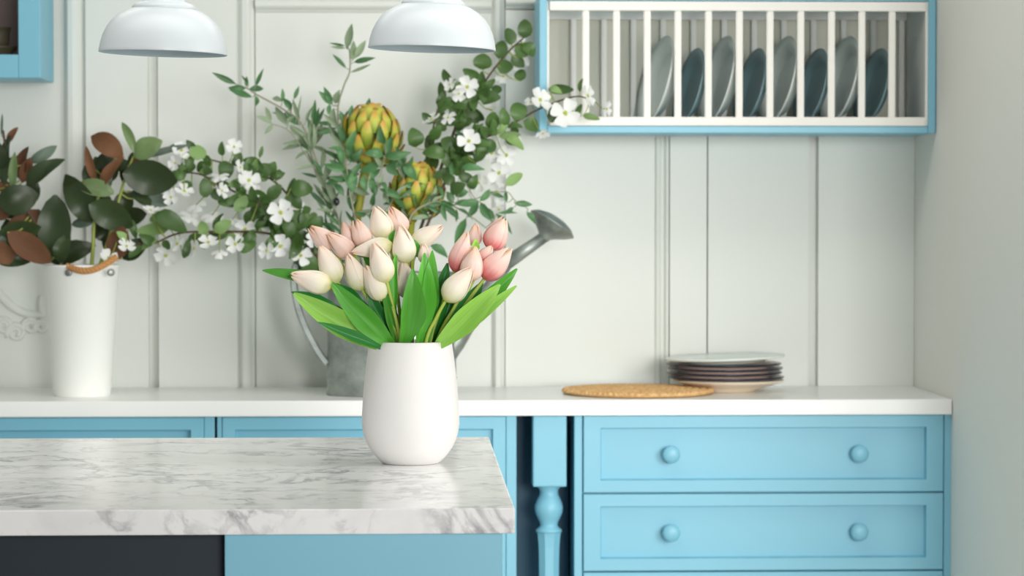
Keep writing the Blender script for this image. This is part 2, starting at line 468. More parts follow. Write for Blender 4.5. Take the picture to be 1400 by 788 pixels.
# drawer unit on the right
xa, xb = X(785), XR_CAB
off = Vector(((xa + xb) / 2, YF + 0.25, 0))
du = thing('drawer_unit', off, 'blue drawer unit with round knobs under the right end of the worktop', 'drawer unit')
carcass(du, off, xa + 0.004, xb - 0.004, YF + 0.02)
box('stile', xa, X(796), YF, YF + 0.03, 0.0, ZU - 0.001, 'blue', du, 0.0025, off)
box('stile', X(1290.5), xb, YF, YF + 0.03, 0.0, ZU - 0.001, 'blue', du, 0.0025, off)
dx0, dx1 = X(797.5), X(1289.5)
zt = Z(568); dh = Z(568) - Z(673); gp = 0.004
bd = X(821) - X(797.5)
for i in range(4):
    z1 = zt - i * (dh + gp); z0 = z1 - dh
    if z0 < 0.0: z0 = 0.07
    d = panel_front('drawer', dx0, dx1, z0, z1, YF - 0.004, 0.024, bd, 'blue', du, off, rec=0.018, slope=0.003, bd_z=0.031)
    zc = (z0 + z1) / 2
    for kx in (917, 1174):
        knob(d, (X(kx), YF + 0.014, zc), off)
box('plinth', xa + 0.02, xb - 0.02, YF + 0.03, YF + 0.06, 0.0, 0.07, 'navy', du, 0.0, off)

# cabinets to the left
def base_cabinet(px0, px1, label, x0=None, bl=22, br=28):
    a = X(px0) if x0 is None else x0
    b = X(px1)
    o = Vector(((a + b) / 2, YF + 0.25, 0))
    r = thing('base_cabinet', o, label, 'cabinet', 'blue base cabinets behind the island')
    carcass(r, o, a + 0.003, b - 0.003, YF + 0.014)
    box('stile', b - 0.026, b, YF, YF + 0.03, 0.0, ZU - 0.001, 'blue', r, 0.002, o)
    box('stile', a, a + 0.012, YF, YF + 0.03, 0.0, ZU - 0.001, 'blue', r, 0.002, o)
    zt_ = ZU - 0.002
    f0, f1 = a + 0.013, b - 0.027
    d = panel_front('drawer', f0, f1, zt_ - 0.17, zt_, YF - 0.003, 0.022, 0.032, 'blue', r, o, rec=0.016)
    knob(d, ((f0 + f1) / 2, YF + 0.013, zt_ - 0.085), o)
    w = (f1 - f0 - 0.004) / 2
    for k in range(2):
        q0 = f0 + k * (w + 0.004)
        dd = panel_front('door', q0, q0 + w, 0.08, zt_ - 0.175, YF - 0.003, 0.022, 0.055, 'blue', r, o, rec=0.011)
        knob(dd, (q0 + (w - 0.03 if k == 0 else 0.03), YF - 0.003, 0.55), o)
    return r
base_cabinet(-120, 293.5, 'blue base cabinet at the far left behind the marble island', x0=X(-150))
base_cabinet(297, 706, 'blue base cabinet behind the white vase beside the turned post')

# recess between the cabinets: dark back panel, and the turned post standing in it
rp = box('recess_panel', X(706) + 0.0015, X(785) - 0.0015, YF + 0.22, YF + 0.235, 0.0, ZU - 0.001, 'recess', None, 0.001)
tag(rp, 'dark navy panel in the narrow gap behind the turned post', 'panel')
pc = (X(728.5) + X(774.5)) / 2; ph = (X(774.5) - X(728.5)) / 2
off = Vector((pc, YF + ph - 0.004, 0))
post = thing('turned_post', off, 'blue turned wooden post with square head between cabinet and drawer unit', 'post')
box('square_head', pc - ph, pc + ph, off.y - ph, off.y + ph, Z(666, 750), ZU - 0.001, 'blue', post, 0.004, off)
def zp(py): return Z(py, 750)
def rr(w): return w * ppx(YF) / 2
turn = [(0, zp(664)), (rr(34), zp(664)), (rr(34), zp(667)), (rr(27), zp(671)), (rr(25), zp(675)), (rr(27), zp(680)), (rr(33), zp(686)),
        (rr(38), zp(693)), (rr(39), zp(698)), (rr(37), zp(704)), (rr(31), zp(711)), (rr(25), zp(717)), (rr(24), zp(721)), (rr(28), zp(724)),
        (rr(36), zp(727)), (rr(36), zp(730)), (0, zp(730))]
obj('turned_neck', lathe('turned_neck', turn, 40), post, 'blue')
sh = [(0, zp(729)), (rr(35), zp(729)), (rr(33), zp(736)), (rr(30.5), zp(750)), (rr(29.5), zp(770)), (rr(29), zp(800)), (rr(24), 0.12), (rr(22), 0.06), (rr(30), 0.04), (rr(30), 0.0), (0, 0.0)]
me = lathe('faceted_shaft', sh, 8)
for f in me.polygons: f.use_smooth = False
s_ = obj('faceted_shaft', me, post, 'blue'); s_.rotation_euler = (0, 0, PI / 8)

# ------------------------------------------------------------------ island
ZI = 0.92
YI0, YI1 = 4.185, 5.52
xi = at(704, 697, YI0).x
off = Vector((-0.9, 4.85, 0))
isl = thing('kitchen_island', off, 'blue kitchen island body with a dark open bay on its left', 'island')
ti = ZI - at(500, 731, YI0).z
top = box('marble_worktop', -2.0, xi, YI0, YI1, ZI - ti, ZI, 'marble', None, 0.0025)
tag(top, 'thick white marble slab with grey veins on the blue island', 'worktop')
zi = ZI - ti - 0.0005
xr = at(687, 740, YI0 + 0.02).x; xl = at(307, 740, YI0 + 0.02).x
box('front_panel', xl, xr, YI0 + 0.02, YI0 + 0.045, 0.0, zi, 'blue', isl, 0.002, off)
box('side_panel', xr - 0.022, xr, YI0 + 0.046, YI1 - 0.03, 0.0, zi, 'blue', isl, 0.002, off)
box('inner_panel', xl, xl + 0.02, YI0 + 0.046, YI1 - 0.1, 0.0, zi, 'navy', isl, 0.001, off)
box('rear_panel', -1.9, xr - 0.023, YI1 - 0.055, YI1 - 0.03, 0.0, zi, 'blue', isl, 0.002, off)
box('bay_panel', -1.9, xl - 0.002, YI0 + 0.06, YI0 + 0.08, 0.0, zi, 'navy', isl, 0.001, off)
box('end_panel', -1.92, -1.9, YI0 + 0.02, YI1 - 0.03, 0.0, zi, 'blue', isl, 0.002, off)

# ------------------------------------------------------------------ upper-left wall cabinet
YC = 7.14
x1 = at(55, 60, YC).x; x0 = x1 - 0.62
zb = at(30, 106.5, YC).z; zt = zb + 0.75
off = Vector(((x0 + x1) / 2, YW - 0.05, zb))
wc = thing('wall_cabinet', off, 'blue open-fronted wall cabinet at the top left corner', 'cabinet')
yb = YW - 0.0375
box('side_panel', x1 - 0.02, x1, YC + 0.02, yb, zb, zt, 'blue', wc, 0.003, off)
box('side_panel', x0, x0 + 0.02, YC + 0.02, yb, zb, zt, 'blue', wc, 0.003, off)
box('bottom_panel', x0 + 0.021, x1 - 0.021, YC + 0.02, yb, zb, zb + 0.02, 'blue', wc, 0.001, off)
box('top_panel', x0 + 0.021, x1 - 0.021, YC + 0.02, yb, zt - 0.02, zt, 'blue', wc, 0.001, off)
box('back_panel', x0 + 0.021, x1 - 0.021, yb - 0.012, yb, zb + 0.021, zt - 0.021, 'cab_in', wc, 0.0, off)
box('lining', x1 - 0.024, x1 - 0.0205, YC + 0.021, yb - 0.013, zb + 0.036, zt - 0.021, 'cab_in', wc, 0.0, off)
zs = at(10, 74.5, YC).z
box('shelf_board', x0 + 0.021, x1 - 0.0245, YC + 0.021, yb - 0.013, zb + 0.021, zs, 'cab_in', wc, 0.0, off)
sw = x1 - at(25, 50, YC).x
box('stile', x1 - sw, x1, YC, YC + 0.019, zb, zt, 'blue', wc, 0.002, off)
box('stile', x0, x0 + sw, YC, YC + 0.019, zb, zt, 'blue', wc, 0.002, off)
box('rail', x0 + sw + 0.0005, x1 - sw - 0.0005, YC, YC + 0.019, zb, zs, 'blue', wc, 0.002, off)
box('rail', x0 + sw + 0.0005, x1 - sw - 0.0005, YC, YC + 0.019, zt - sw, zt, 'blue', wc, 0.002, off)
# stoneware in it
yj = 7.27
c = at(-1, 74, yj)
bowl = obj('stoneware_bowl', lathe('stoneware_bowl', [(0, 0), (0.03, 0), (0.031, 0.004), (0.046, 0.022), (0.049, 0.028), (0.047, 0.028), (0.042, 0.02), (0.028, 0.008), (0, 0.007)], 32), None, 'jar')
bowl.location = (c.x, yj, zs)
tag(bowl, 'low dark stoneware bowl on the wall cabinet shelf under a cup', 'bowl')
cup = obj('stoneware_cup', lathe('stoneware_cup', [(0, 0), (0.026, 0), (0.029, 0.006), (0.0305, 0.03), (0.033, 0.047), (0.036, 0.0485), (0.036, 0.051), (0.031, 0.051), (0.028, 0.03), (0.025, 0.008), (0, 0.008)], 32), None, 'jar')
cup.location = (c.x - 0.003, yj, zs + 0.028)
tag(cup, 'small dark stoneware cup stacked on a bowl in the wall cabinet', 'cup')

# ------------------------------------------------------------------ plate rack
YR = 7.115
def RX(px, py=100, Y=YR): return at(px, py, Y).x
def RZ(py, px=1000, Y=YR): return at(px, py, Y).z
rx0, rx1 = RX(737.5), RX(1279.5)
rz0 = RZ(182); rz1 = rz0 + 0.362
yb = YW - 0.0365
off = Vector(((rx0 + rx1) / 2, YW - 0.06, rz0))
rack = thing('plate_rack', off, 'blue wall-hung plate rack with white upright bars', 'plate rack')
st = RX(748) - rx0
box('side_panel', rx0, rx0 + st, YR, yb, rz0, rz1, 'blue', rack, 0.002, off)
box('side_panel', rx1 - st, rx1, YR, yb, rz0, rz1, 'blue', rack, 0.002, off)
zb_ = RZ(172.5)
box('bottom_board', rx0 + st + 0.0005, rx1 - st - 0.0005, YR, yb, rz0, zb_, 'blue', rack, 0.002, off)
zr1 = RZ(160); zr2 = RZ(15); zr3 = RZ(2)
box('top_board', rx0 + st + 0.0005, rx1 - st - 0.0005, YR, yb, zr3 + 0.002, rz1, 'blue', rack, 0.002, off)
box('lining', rx0 + st + 0.0005, rx0 + st + 0.006, YR + 0.012, yb - 0.001, zb_ + 0.001, zr3 + 0.001, 'white', rack, 0.0, off)
box('lining', rx1 - st - 0.007, rx1 - st - 0.0005, YR + 0.004, yb - 0.001, zb_ + 0.001, zr3 + 0.001, 'white', rack, 0.0, off)
box('rail', rx0 + st + 0.0065, rx1 - st - 0.0075, YR - 0.004, YR + 0.02, zb_ + 0.0005, zr1, 'white', rack, 0.003, off)
box('rail', rx0 + st + 0.0065, rx1 - st - 0.0075, YR - 0.004, YR + 0.02, zr2, zr3, 'white', rack, 0.003, off)
YB2 = 7.392
box('rear_rail', rx0 + st + 0.0065, rx1 - st - 0.0075, YB2 - 0.01, YB2 + 0.012, zb_ + 0.0005, zr1 - 0.006, 'white', rack, 0.002, off)
box('rear_rail', rx0 + st + 0.0065, rx1 - st - 0.0075, YB2 - 0.01, YB2 + 0.012, zr2 - 0.004, zr3 - 0.004, 'white', rack, 0.002, off)
box('back_panel', rx0 + st + 0.0065, rx1 - st - 0.0075, yb - 0.006, yb - 0.001, zb_ + 0.001, zr3 + 0.001, 'rack_back', rack, 0.0, off)
bm = bmesh.new(); add_box(bm, -0.0088, 0.0088, -0.007, 0.007, 0, 1)
bmesh.ops.bevel(bm, geom=[e for e in bm.edges if abs(e.verts[0].co.z - e.verts[1].co.z) > 0.5], offset=0.003, segments=2, affect='EDGES')
bar = bm_mesh(bm, 'bar')
bar.materials.append(M['white'])
FRONT_BARS = [801, 843, 885, 927, 968.7, 1011, 1053, 1095, 1137, 1178.5, 1219.8]
REAR_BARS = [784, 825.6, 866, 906.5, 948, 990, 1031, 1071.5, 1112, 1153, 1193.5, 1232]
for px in FRONT_BARS:
    o = bpy.data.objects.new('bar', bar); link(o, rack)
    o.location = Vector((RX(px), YR + 0.008, zr1 - 0.003)) - off; o.scale = (1, 1, zr2 - zr1 + 0.006)
for px in REAR_BARS:
    o = bpy.data.objects.new('rear_bar', bar); link(o, rack)
    o.location = Vector((RX(px, 100, YB2), YB2, zr1 - 0.009)) - off; o.scale = (0.8, 0.8, zr2 - zr1 + 0.008)

# plates standing in the rack: (r,z) profile, dish opening towards +Z
def plate_prof(R, depth, rim=0.28, t=0.004):
    return [(0, t + 0.002), (R * 0.60, t + 0.002), (R * 0.66, t + 0.005), (R * 0.78, depth * 0.72), (R * 0.99, depth), (R, depth - 0.0015), (R * 0.99, depth - 0.004),
            (R * 0.80, depth * 0.72 - 0.005), (R * 0.70, 0.003), (R * 0.60, 0.0), (R * 0.57, 0.0), (R * 0.56, 0.002), (0, 0.002)]
PW = lathe('white_plate', plate_prof(0.124, 0.036), 64); PW.materials.append(M['plate_white'])
PB = lathe('blue_plate', plate_prof(0.108, 0.027), 64); PB.materials.append(M['plate_blue'])
order = ['first', 'second', 'third', 'fourth']
tilt = math.radians(14); turn_ = math.radians(12)
for i in range(8):
    white = i % 2 == 0
    R = 0.124 if white else 0.108
    me = PW if white else PB
    o = bpy.data.objects.new('dinner_plate' if white else 'side_plate', me); link(o)
    px_b = FRONT_BARS[2 + i] + 2.5
    # dish faces left and slightly up, towards the room
    nrm_ = Vector((-math.cos(tilt) * math.cos(turn_), -math.cos(tilt) * math.sin(turn_), math.sin(tilt)))
    rot = nrm_.to_track_quat('Z', 'Y').to_matrix().to_4x4()
    M3 = rot.to_3x3()
    # lowest rim point sits on the rail board
    drop = min((M3 @ Vector((R * math.cos(a), R * math.sin(a), 0.022))).z for a in [k * PI / 36 for k in range(72)])
    cx = RX(px_b, 160, YR + 0.10) + math.sin(tilt) * R + 0.022
    o.matrix_world = Matrix.Translation((cx, YR + 0.024 + R * 0.99, zb_ + 0.0015 - drop)) @ rot
    k = order[i // 2]
    if white: tag(o, '%s white dinner plate from the left standing in the plate rack' % k, 'plate', 'white plates in the rack')
    else: tag(o, '%s slate blue plate from the left standing in the plate rack' % k, 'plate', 'blue plates in the rack')

# ------------------------------------------------------------------ pendant lamps
def pendant(pxc, pyc, Yp, label, tilt):
    c = at(pxc, pyc, Yp); s = ppx(Yp)
    r = thing('pendant_lamp', Vector((c.x, Yp, c.z)), label, 'lamp', 'pendant lamps over the island')
    def q(w, h): return (w * s, h * s)
    outer = [q(87, 0), q(87.2, 1.5), q(86.5, 5), q(85.2, 13), q(82.5, 23), q(78, 33), q(71, 43), q(62, 51), q(52, 57), q(44, 60.5)]
    inner = [q(41, 59), q(60, 49.5), q(69, 41.5), q(76, 32), q(80.5, 22), q(83.2, 12), q(84.6, 3), q(85.2, 0)]
    sh = obj('lamp_shade', lathe('lamp_shade', outer + inner + [q(87, 0)], 72), r, ['lamp', 'lamp_in'])
    for f in sh.data.polygons:
        n = f.normal; c2 = f.center
        if Vector((c2.x, c2.y, 0)).dot(Vector((n.x, n.y, 0))) < 0 or n.z < -0.6: f.material_index = 1
    obj('collar', lathe('collar', [q(40, 57), q(44, 60), q(43, 63.5), q(40, 67), q(31, 69.5), q(29, 71), q(29, 84), q(26, 92), q(16, 97), q(8, 99), q(0, 99)], 56), r, 'lamp')
    obj('socket', lathe('socket', [q(0, 99), q(6, 99), q(6, 118), q(4, 121), q(0, 121)], 24), r, 'cord')
    bulb = obj('bulb', lathe('bulb', [q(0, 18), q(10, 20), q(16, 27), q(17, 34), q(13, 44), q(9, 52), q(9, 60), q(0, 60)], 24), r, 'lamp')
    vs, fs = [], []
    add_tube(vs, fs, [Vector((0, 0, 120 * s)), Vector((0, 0, (ZC - c.z)))], 0.003, 0.003, 8)
    cd = obj('cord', mesh('cord', vs, fs), r, 'cord')
    obj('ceiling_rose', lathe('ceiling_rose', [(0, ZC - c.z - 0.02), (0.04, ZC - c.z - 0.016), (0.05, ZC - c.z - 0.002), (0.05, ZC - c.z - 0.0005), (0, ZC - c.z - 0.0005)], 32), r, 'lamp')
    for ch in r.children:
        if ch.name.split('.')[0] in ('lamp_shade', 'collar', 'socket', 'bulb'):
            ch.rotation_euler = (0, tilt, 0)
    return r
pendant(223, 73.5, 5.0, 'pale enamel dome pendant lamp nearer the wall cabinet, on the left', math.radians(1.6))
pendant(590.5, 67.5, 5.0, 'pale enamel dome pendant lamp beside the plate rack, on the right', math.radians(1.6))

# ------------------------------------------------------------------ vase
YV = 4.95
vx = at(561.5, 630, YV).x
sv = ppx(YV)
def vz(py): return at(561, py, YV).z - ZI
prof = [(0, 0), (35.5, 0), (38, 0.5), (41, 2.5), (49.5, 11), (57, 21.5), (62, 32), (65, 42), (66.8, 54), (66.6, 66), (65.5, 85), (63.4, 110), (60.4, 138), (57.3, 160), (56.6, 166), (55.6, 167.5),
        (54, 166.5), (53.5, 160), (57, 135), (61.5, 90), (62.5, 60), (58, 36), (48, 16), (0, 14)]
vase = obj('vase', lathe('vase', [(r * sv, z * sv) for r, z in prof], 80), None, 'vase')
vase.location = (vx, YV, ZI)
tag(vase, 'matt white ceramic vase holding tulips on the marble island', 'vase')

# ------------------------------------------------------------------ bucket
YK = 7.10
sk = ppx(YK)
bk = at(111, 543, YK - 0.07)
off = Vector((at(112, 450, YK).x, YK, WT))
bu = thing('flower_bucket', off, 'tall tapering white bucket with rope handle on the worktop', 'bucket')
hb = (at(110, 362, YK).z - WT)
me = lathe('bucket_body', [(0, 0), (38.0 * sk, 0), (38.6 * sk, 0.002), (50.0 * sk, hb - 0.006), (51.5 * sk, hb - 0.004), (51.5 * sk, hb), (49.5 * sk, hb), (49 * sk, hb - 0.008), (38 * sk, 0.01), (0, 0.01)], 64)
obj('bucket_body', me, bu, 'bucket')
def rope(p0, p1, sag, front):
    pts = []
    for k in range(13):
        t = k / 12
        pts.append(p0.lerp(p1, t) + Vector((0, front * math.sin(PI * t), -sag * math.sin(PI * t))))
    vs, fs = [], []
    for ph in (0, 2 * PI / 3, 4 * PI / 3):
        sub = catmull(pts, 6)
        tw = []
        for i, p in enumerate(sub):
            d = (sub[min(i + 1, len(sub) - 1)] - sub[max(i - 1, 0)]).normalized()
            a = d.cross(Vector((0, 1, 0.2))).normalized(); c = d.cross(a)
            ang = i * 0.42 + ph
            tw.append(p + a * (0.0042 * math.cos(ang)) + c * (0.0042 * math.sin(ang)))
        add_tube(vs, fs, tw, 0.0048, 0.0048, 6)
    return mesh('rope_handle', vs, fs)
p0 = at(92, 364, YK - 0.085) - off; p1 = at(159, 352, YK - 0.07) - off
h = obj('rope_handle', rope(p0, p1, 0.022, -0.035), bu, 'rope', True)
for px, py in ((94, 373), (151, 373)):
    e = obj('eyelet', lathe('eyelet', [(0, 0.004), (0.006, 0.005), (0.0095, 0.003), (0.0095, 0), (0, 0)], 20), bu, 'eyelet')
    e.location = at(px, py, YK - 0.088) - off + Vector((0, -0.004 + (0.012 if px > 140 else 0), 0))
    e.rotation_euler = (PI / 2, 0, 0.5 if px > 140 else -0.15)

# ------------------------------------------------------------------ watering can
YG = 7.10
xg0 = at(446, 500, YG).x; xg1 = at(625, 500, YG).x
cxg = (xg0 + xg1) / 2; RG = (xg1 - xg0) / 2
off = Vector((cxg, YG, WT))
can = thing('watering_can', off, 'oval galvanised watering can holding branches and artichokes on the worktop', 'watering can')
hg = at(520, 372, YG).z - WT
zband = at(470, 517, YG).z - WT
SQ = 0.62
me = lathe('can_body', [(0, 0.004), (RG * 0.97, 0.004), (RG * 0.985, 0.0), (RG * 1.0, 0.003), (RG, 0.008), (RG * 0.985, 0.012), (RG * 0.985, zband - 0.004), (RG * 0.998, zband - 0.002), (RG * 0.998, zband + 0.002), (RG * 0.985, zband + 0.004),
    (RG * 0.975, hg - 0.006), (RG * 0.99, hg - 0.004), (RG * 0.99, hg), (RG * 0.965, hg), (RG * 0.96, hg - 0.01), (RG * 0.96, 0.012), (0, 0.012)], 72, SQ)
obj('can_body', me, can, 'galv')
def strap(pts, w, t, name):
    P = catmull(pts, 8); vs, fs = [], []
    n = len(P)
    for i, p in enumerate(P):
        d = (P[min(i + 1, n - 1)] - P[max(i - 1, 0)]).normalized()
        nr = d.cross(Vector((0, 1, 0))).normalized()
        yv = Vector((0, 1, 0))
        for (a, b) in ((-.5, -.3), (-.5, .3), (-.3, .5), (.3, .5), (.5, .3), (.5, -.3), (.36, -.5), (-.36, -.5)):
            vs.append(p + yv * (a * w) + nr * (b * t))
    k = 8
    for i in range(n - 1):
        for j in range(k): fs.append((i * k + j, i * k + (j + 1) % k, (i + 1) * k + (j + 1) % k, (i + 1) * k + j))
    fs.append(tuple(range(k))); fs.append(tuple((n - 1) * k + j for j in range(k))[::-1])
    return mesh(name, vs, fs)
hp = [at(x, y, YG) - off for x, y in ((447, 497), (437, 484), (424, 461), (411, 431), (404, 403), (402, 381), (407, 358), (424, 340), (452, 334), (480, 343), (500, 374))]
obj('handle', strap(hp, 0.032, 0.019, 'handle'), can, 'galv')
# spout and rose
sp = [at(x, y, YG) - off for x, y in ((590, 512), (622, 470), (663, 404), (694, 359), (742, 301))]
ra = at(726, 288, YG) - off; rb = at(784, 326, YG) - off
ctr = (ra + rb) / 2; R5 = (rb - ra).length / 2
rim = (rb - ra).normalized()
nrm = rim.cross(Vector((0, 1, 0))).normalized()
if nrm.dot(sp[4] - sp[3]) < 0: nrm = -nrm
nrm = (nrm + Vector((0, 0.10, 0))).normalized()
sp[4] = ctr - nrm * 0.040
vs, fs = [], []
add_tube(vs, fs, sp[:4], 0.030, 0.0165, 20)
obj('spout', mesh('spout', vs, fs), can, 'galv', True)
vs, fs = [], []
add_tube(vs, fs, [sp[3] - (sp[4] - sp[3]) * 0.03, sp[4]], 0.0185, 0.0150, 20)
obj('spout_sleeve', mesh('spout_sleeve', vs, fs), can, 'galv', True)
rose = obj('rose', lathe('rose', [(0, -0.046), (0.0150, -0.046), (0.0175, -0.038), (0.027, -0.030), (R5 * 0.75, -0.015), (R5, -0.001), (R5 * 1.01, 0.0), (R5 * 0.97, 0.003), (R5 * 0.8, 0.012), (R5 * 0.45, 0.020), (0, 0.023)], 48), can, 'galv')
rose.rotation_mode = 'QUATERNION'; rose.rotation_quaternion = nrm.to_track_quat('Z', 'X')
rose.location = ctr

# ------------------------------------------------------------------ placemat: braided rounds
YM = 7.125
RM = 104 * ppx(YM)
vs, fs = [], []
nr = 11
for i in range(nr):
    r = RM * (i + 0.6) / (nr + 0.1)
    ns = max(12, int(2 * PI * r / 0.007)); w = RM / nr * 0.56
    b = len(vs)
    for k in range(ns):
        a = 2 * PI * k / ns
        bump = 0.0016 * math.sin(k * PI)  # alternate strands
        hgt = 0.0052 + (0.0018 if (k + i) % 2 else 0.0)
        zc = 0.0105 * (1 - (r / RM) ** 2) * 0.5
        for j in range(6):
            t = 2 * PI * j / 6
            rad = r + w * math.cos(t) * (1.08 if (k + i) % 2 else 0.92)
            vs.append((rad * math.cos(a), rad * math.sin(a), zc + hgt + hgt * math.sin(t)))
    for k in range(ns):
        k2 = (k + 1) % ns
        for j in range(6):
            j2 = (j + 1) % 6
            fs.append((b + k * 6 + j, b + k2 * 6 + j, b + k2 * 6 + j2, b + k * 6 + j2))
mat_o = obj('placemat', mesh('placemat', vs, fs), None, 'jute')
mat_o.location = (at(872, 540, YM).x, YM, WT + 0.0008)
tag(mat_o, 'round woven straw placemat lying on the white worktop', 'placemat')

# ------------------------------------------------------------------ stack of plates
YS = 7.20
sx = at(991, 510, YS).x; ss = ppx(YS)
def stack_prof(R, h, foot):
    return [(0, 0.004), (foot * 0.9, 0.004), (foot * 0.93, 0.0), (foot, 0.0), (foot * 1.03, 0.004), (R * 0.82, h * 0.62), (R * 0.985, h - 0.0045), (R, h - 0.0025), (R, h - 0.0005), (R * 0.99, h + 0.001), (R * 0.8, h * 0.72 + 0.002), (foot, 0.009), (0, 0.008)]
z = WT
lab = ['cream', 'fourth', 'third', 'second', 'first']
b0 = obj('soup_plate', lathe('soup_plate', stack_prof(76 * ss, 0.031, 36 * ss), 64), None, 'plate_cream')
b0.location = (sx + 0.01, YS, z + 0.0005)
tag(b0, 'cream soup plate with a foot at the bottom of the plate stack', 'plate', 'plates stacked on the worktop')
z0 = WT + 0.0215
prof = stack_prof(79.5 * ss, 0.0195, 58 * ss)
DR = lathe('dark_rim_plate', prof, 64)
DR.materials.append(M['pinkish']); DR.materials.append(M['plate_rim'])
for f in DR.polygons:
    rr_ = math.hypot(f.center.x, f.center.y)
    if rr_ > 79.5 * ss * 0.90: f.material_index = 1
dl = ['lowest of the four dark-rimmed plates in the stack on the worktop', 'third dark-rimmed plate from the top of the stack on the worktop',
      'second dark-rimmed plate from the top of the stack on the worktop', 'uppermost dark-rimmed plate, just under the white top plate']
for i in range(4):
    o = bpy.data.objects.new('rimmed_plate', DR); link(o)
    o.location = (sx + (0.003, -0.002, 0.0, -0.004)[i], YS + (0, .003, -.002, .002)[i], z0 + i * 0.0118)
    tag(o, dl[i], 'plate', 'plates stacked on the worktop')
tp = obj('rimmed_plate', lathe('white_top_plate', stack_prof(82 * ss, 0.016, 54 * ss), 64), None, 'plate_white')
tp.name = 'flat_plate'
tp.location = (sx + 0.001, YS, z0 + 4 * 0.0118 + 0.008); tp.rotation_euler = (0, math.radians(-2.0), 0)
tag(tp, 'plain white plate lying tilted on top of the plate stack', 'plate', 'plates stacked on the worktop')

# ------------------------------------------------------------------ plaster ornament on the wall, left of the bucket
oc = at(28, 432, YW)
orn = thing('wall_ornament', Vector((oc.x, YW - 0.011, oc.z)), 'pale plaster scroll ornament on the wall left of the bucket', 'ornament')
def opt(x, y): 
    p = at(x, y, YW - 0.012); return p - orn.location
vs, fs = [], []
add_tube(vs, fs, catmull([opt(-30, 372), opt(-5, 398), opt(18, 420), (opt(38, 429)), opt(58, 430)], 8), 0.016, 0.010, 10)
obj('swag', mesh('swag', vs, fs), orn, 'wall', True)
vs, fs = [], []
add_tube(vs, fs, catmull([opt(56, 405), opt(55, 418), opt(58, 432)], 8), 0.006, 0.009, 10)
obj('swag_tail', mesh('swag_tail', vs, fs), orn, 'wall', True)
for (cx, cy, r) in ((22, 455, 13), (42, 446, 11), (56, 447, 9), (6, 446, 12)):
    pts = []
    for k in range(26):
        t = k / 25; a = t * 3.6 * PI; q_ = r * (1 - 0.75 * t)
        pts.append(opt(cx + q_ * math.cos(a + 2.6), cy + q_ * math.sin(a + 2.6)))
    vs, fs = [], []
    add_tube(vs, fs, pts, 0.0085, 0.005, 8)
    obj('scroll', mesh('scroll', vs, fs), orn, 'wall', True)
# ------------------------------------------------------------------ plants: shared leaf and petal meshes
def leaf_mesh(name, prof, nu, nv, curl, fold, mats, thick=0.012, twist=0.0):
    """unit leaf along +Y, face +Z, width +-0.5 (x): two skins, top and underside"""
    vs, fs, mi = [], [], []
    for layer in (0, 1):
        for j in range(nv + 1):
            v = j / nv; w = prof(v)
            for i in range(nu + 1):
                u = -1 + 2 * i / nu
                x = 0.5 * w * u
                z = curl * (v * (1 - v) * 4) * 0.25 - 0.18 * curl * v * v + fold * abs(u) * w * 0.5 + 0.02 * math.sin(9 * v + 2 * u)
                a = twist * v
                x, z2 = x * math.cos(a) , z + x * math.sin(a)
                edge = 1 - abs(u) ** 3
                z2 -= layer * (0.002 + thick * edge * min(1, w * 3))
                vs.append((x, v, z2))
        b = layer * (nu + 1) * (nv + 1)
        for j in range(nv):
            for i in range(nu):
                q = [b + j * (nu + 1) + i, b + j * (nu + 1) + i + 1, b + (j + 1) * (nu + 1) + i + 1, b + (j + 1) * (nu + 1) + i]
                fs.append(tuple(q) if layer == 0 else (q[0], q[3], q[2], q[1])); mi.append(layer)
    me = mesh(name, vs, fs)
    for m_ in mats: me.materials.append(M[m_])
    for f, k in zip(me.polygons, mi):
        f.material_index = k; f.use_smooth = True
    return me
def oval(v): return max(0.03, math.sin(PI * v ** 0.92)) ** 0.62 * (1 if v < 0.98 else 0.5)
def lance(v): return max(0.03, math.sin(PI * v ** 0.85)) ** 0.85
def tul(v): return max(0.10, (math.sin(PI * min(1, v ** 0.75 * 0.97 + 0.03))) ** 0.6 * (0.35 + 0.65 * min(1, v * 1.9)))
def round_(v): return max(0.03, math.sin(PI * v ** 0.8)) ** 0.5
def mk(kind, prof, nu, nv, mats, curls, fold):
    return [leaf_mesh('%s_leaf' % kind, prof, nu, nv, c, fold, mats, twist=t) for c, t in curls]
CV = [(0.25, 0.0), (0.6, 0.3), (-0.3, -0.25), (0.9, 0.1)]
LEAF = {
 'mag': mk('magnolia', oval, 4, 8, ('mag_green', 'mag_brown'), CV, 0.16),
 'maglight': mk('magnolia_fresh', oval, 4, 8, ('mag_light', 'mag_brown'), CV, 0.16),
 'magbrown': mk('magnolia_back', oval, 4, 8, ('mag_brown', 'mag_green'), CV, 0.16),
 'maggrey': mk('magnolia_grey', oval, 4, 8, ('mag_grey', 'mag_brown'), CV, 0.12),
 'dog': mk('dogwood', round_, 2, 6, ('dog_green', 'dog_light'), CV, 0.22),
 'doglight': mk('dogwood_pale', round_, 2, 6, ('dog_light', 'dog_green'), CV, 0.2),
 'olive': mk('olive', lance, 2, 5, ('olive_leaf', 'olive_pale'), CV, 0.3),
 'olivepale': mk('olive_pale', lance, 2, 5, ('olive_pale', 'olive_leaf'), CV, 0.3),
 'tul': mk('tulip', tul, 6, 14, ('tulip_leaf', 'tulip_leaf_dark'), CV, 0.32),
 'tullight': mk('tulip_light', tul, 6, 14, ('tulip_leaf_light', 'tulip_leaf'), CV, 0.32),
 'tuldark': mk('tulip_dark', tul, 6, 14, ('tulip_leaf_dark', 'tulip_leaf'), CV, 0.32),
}
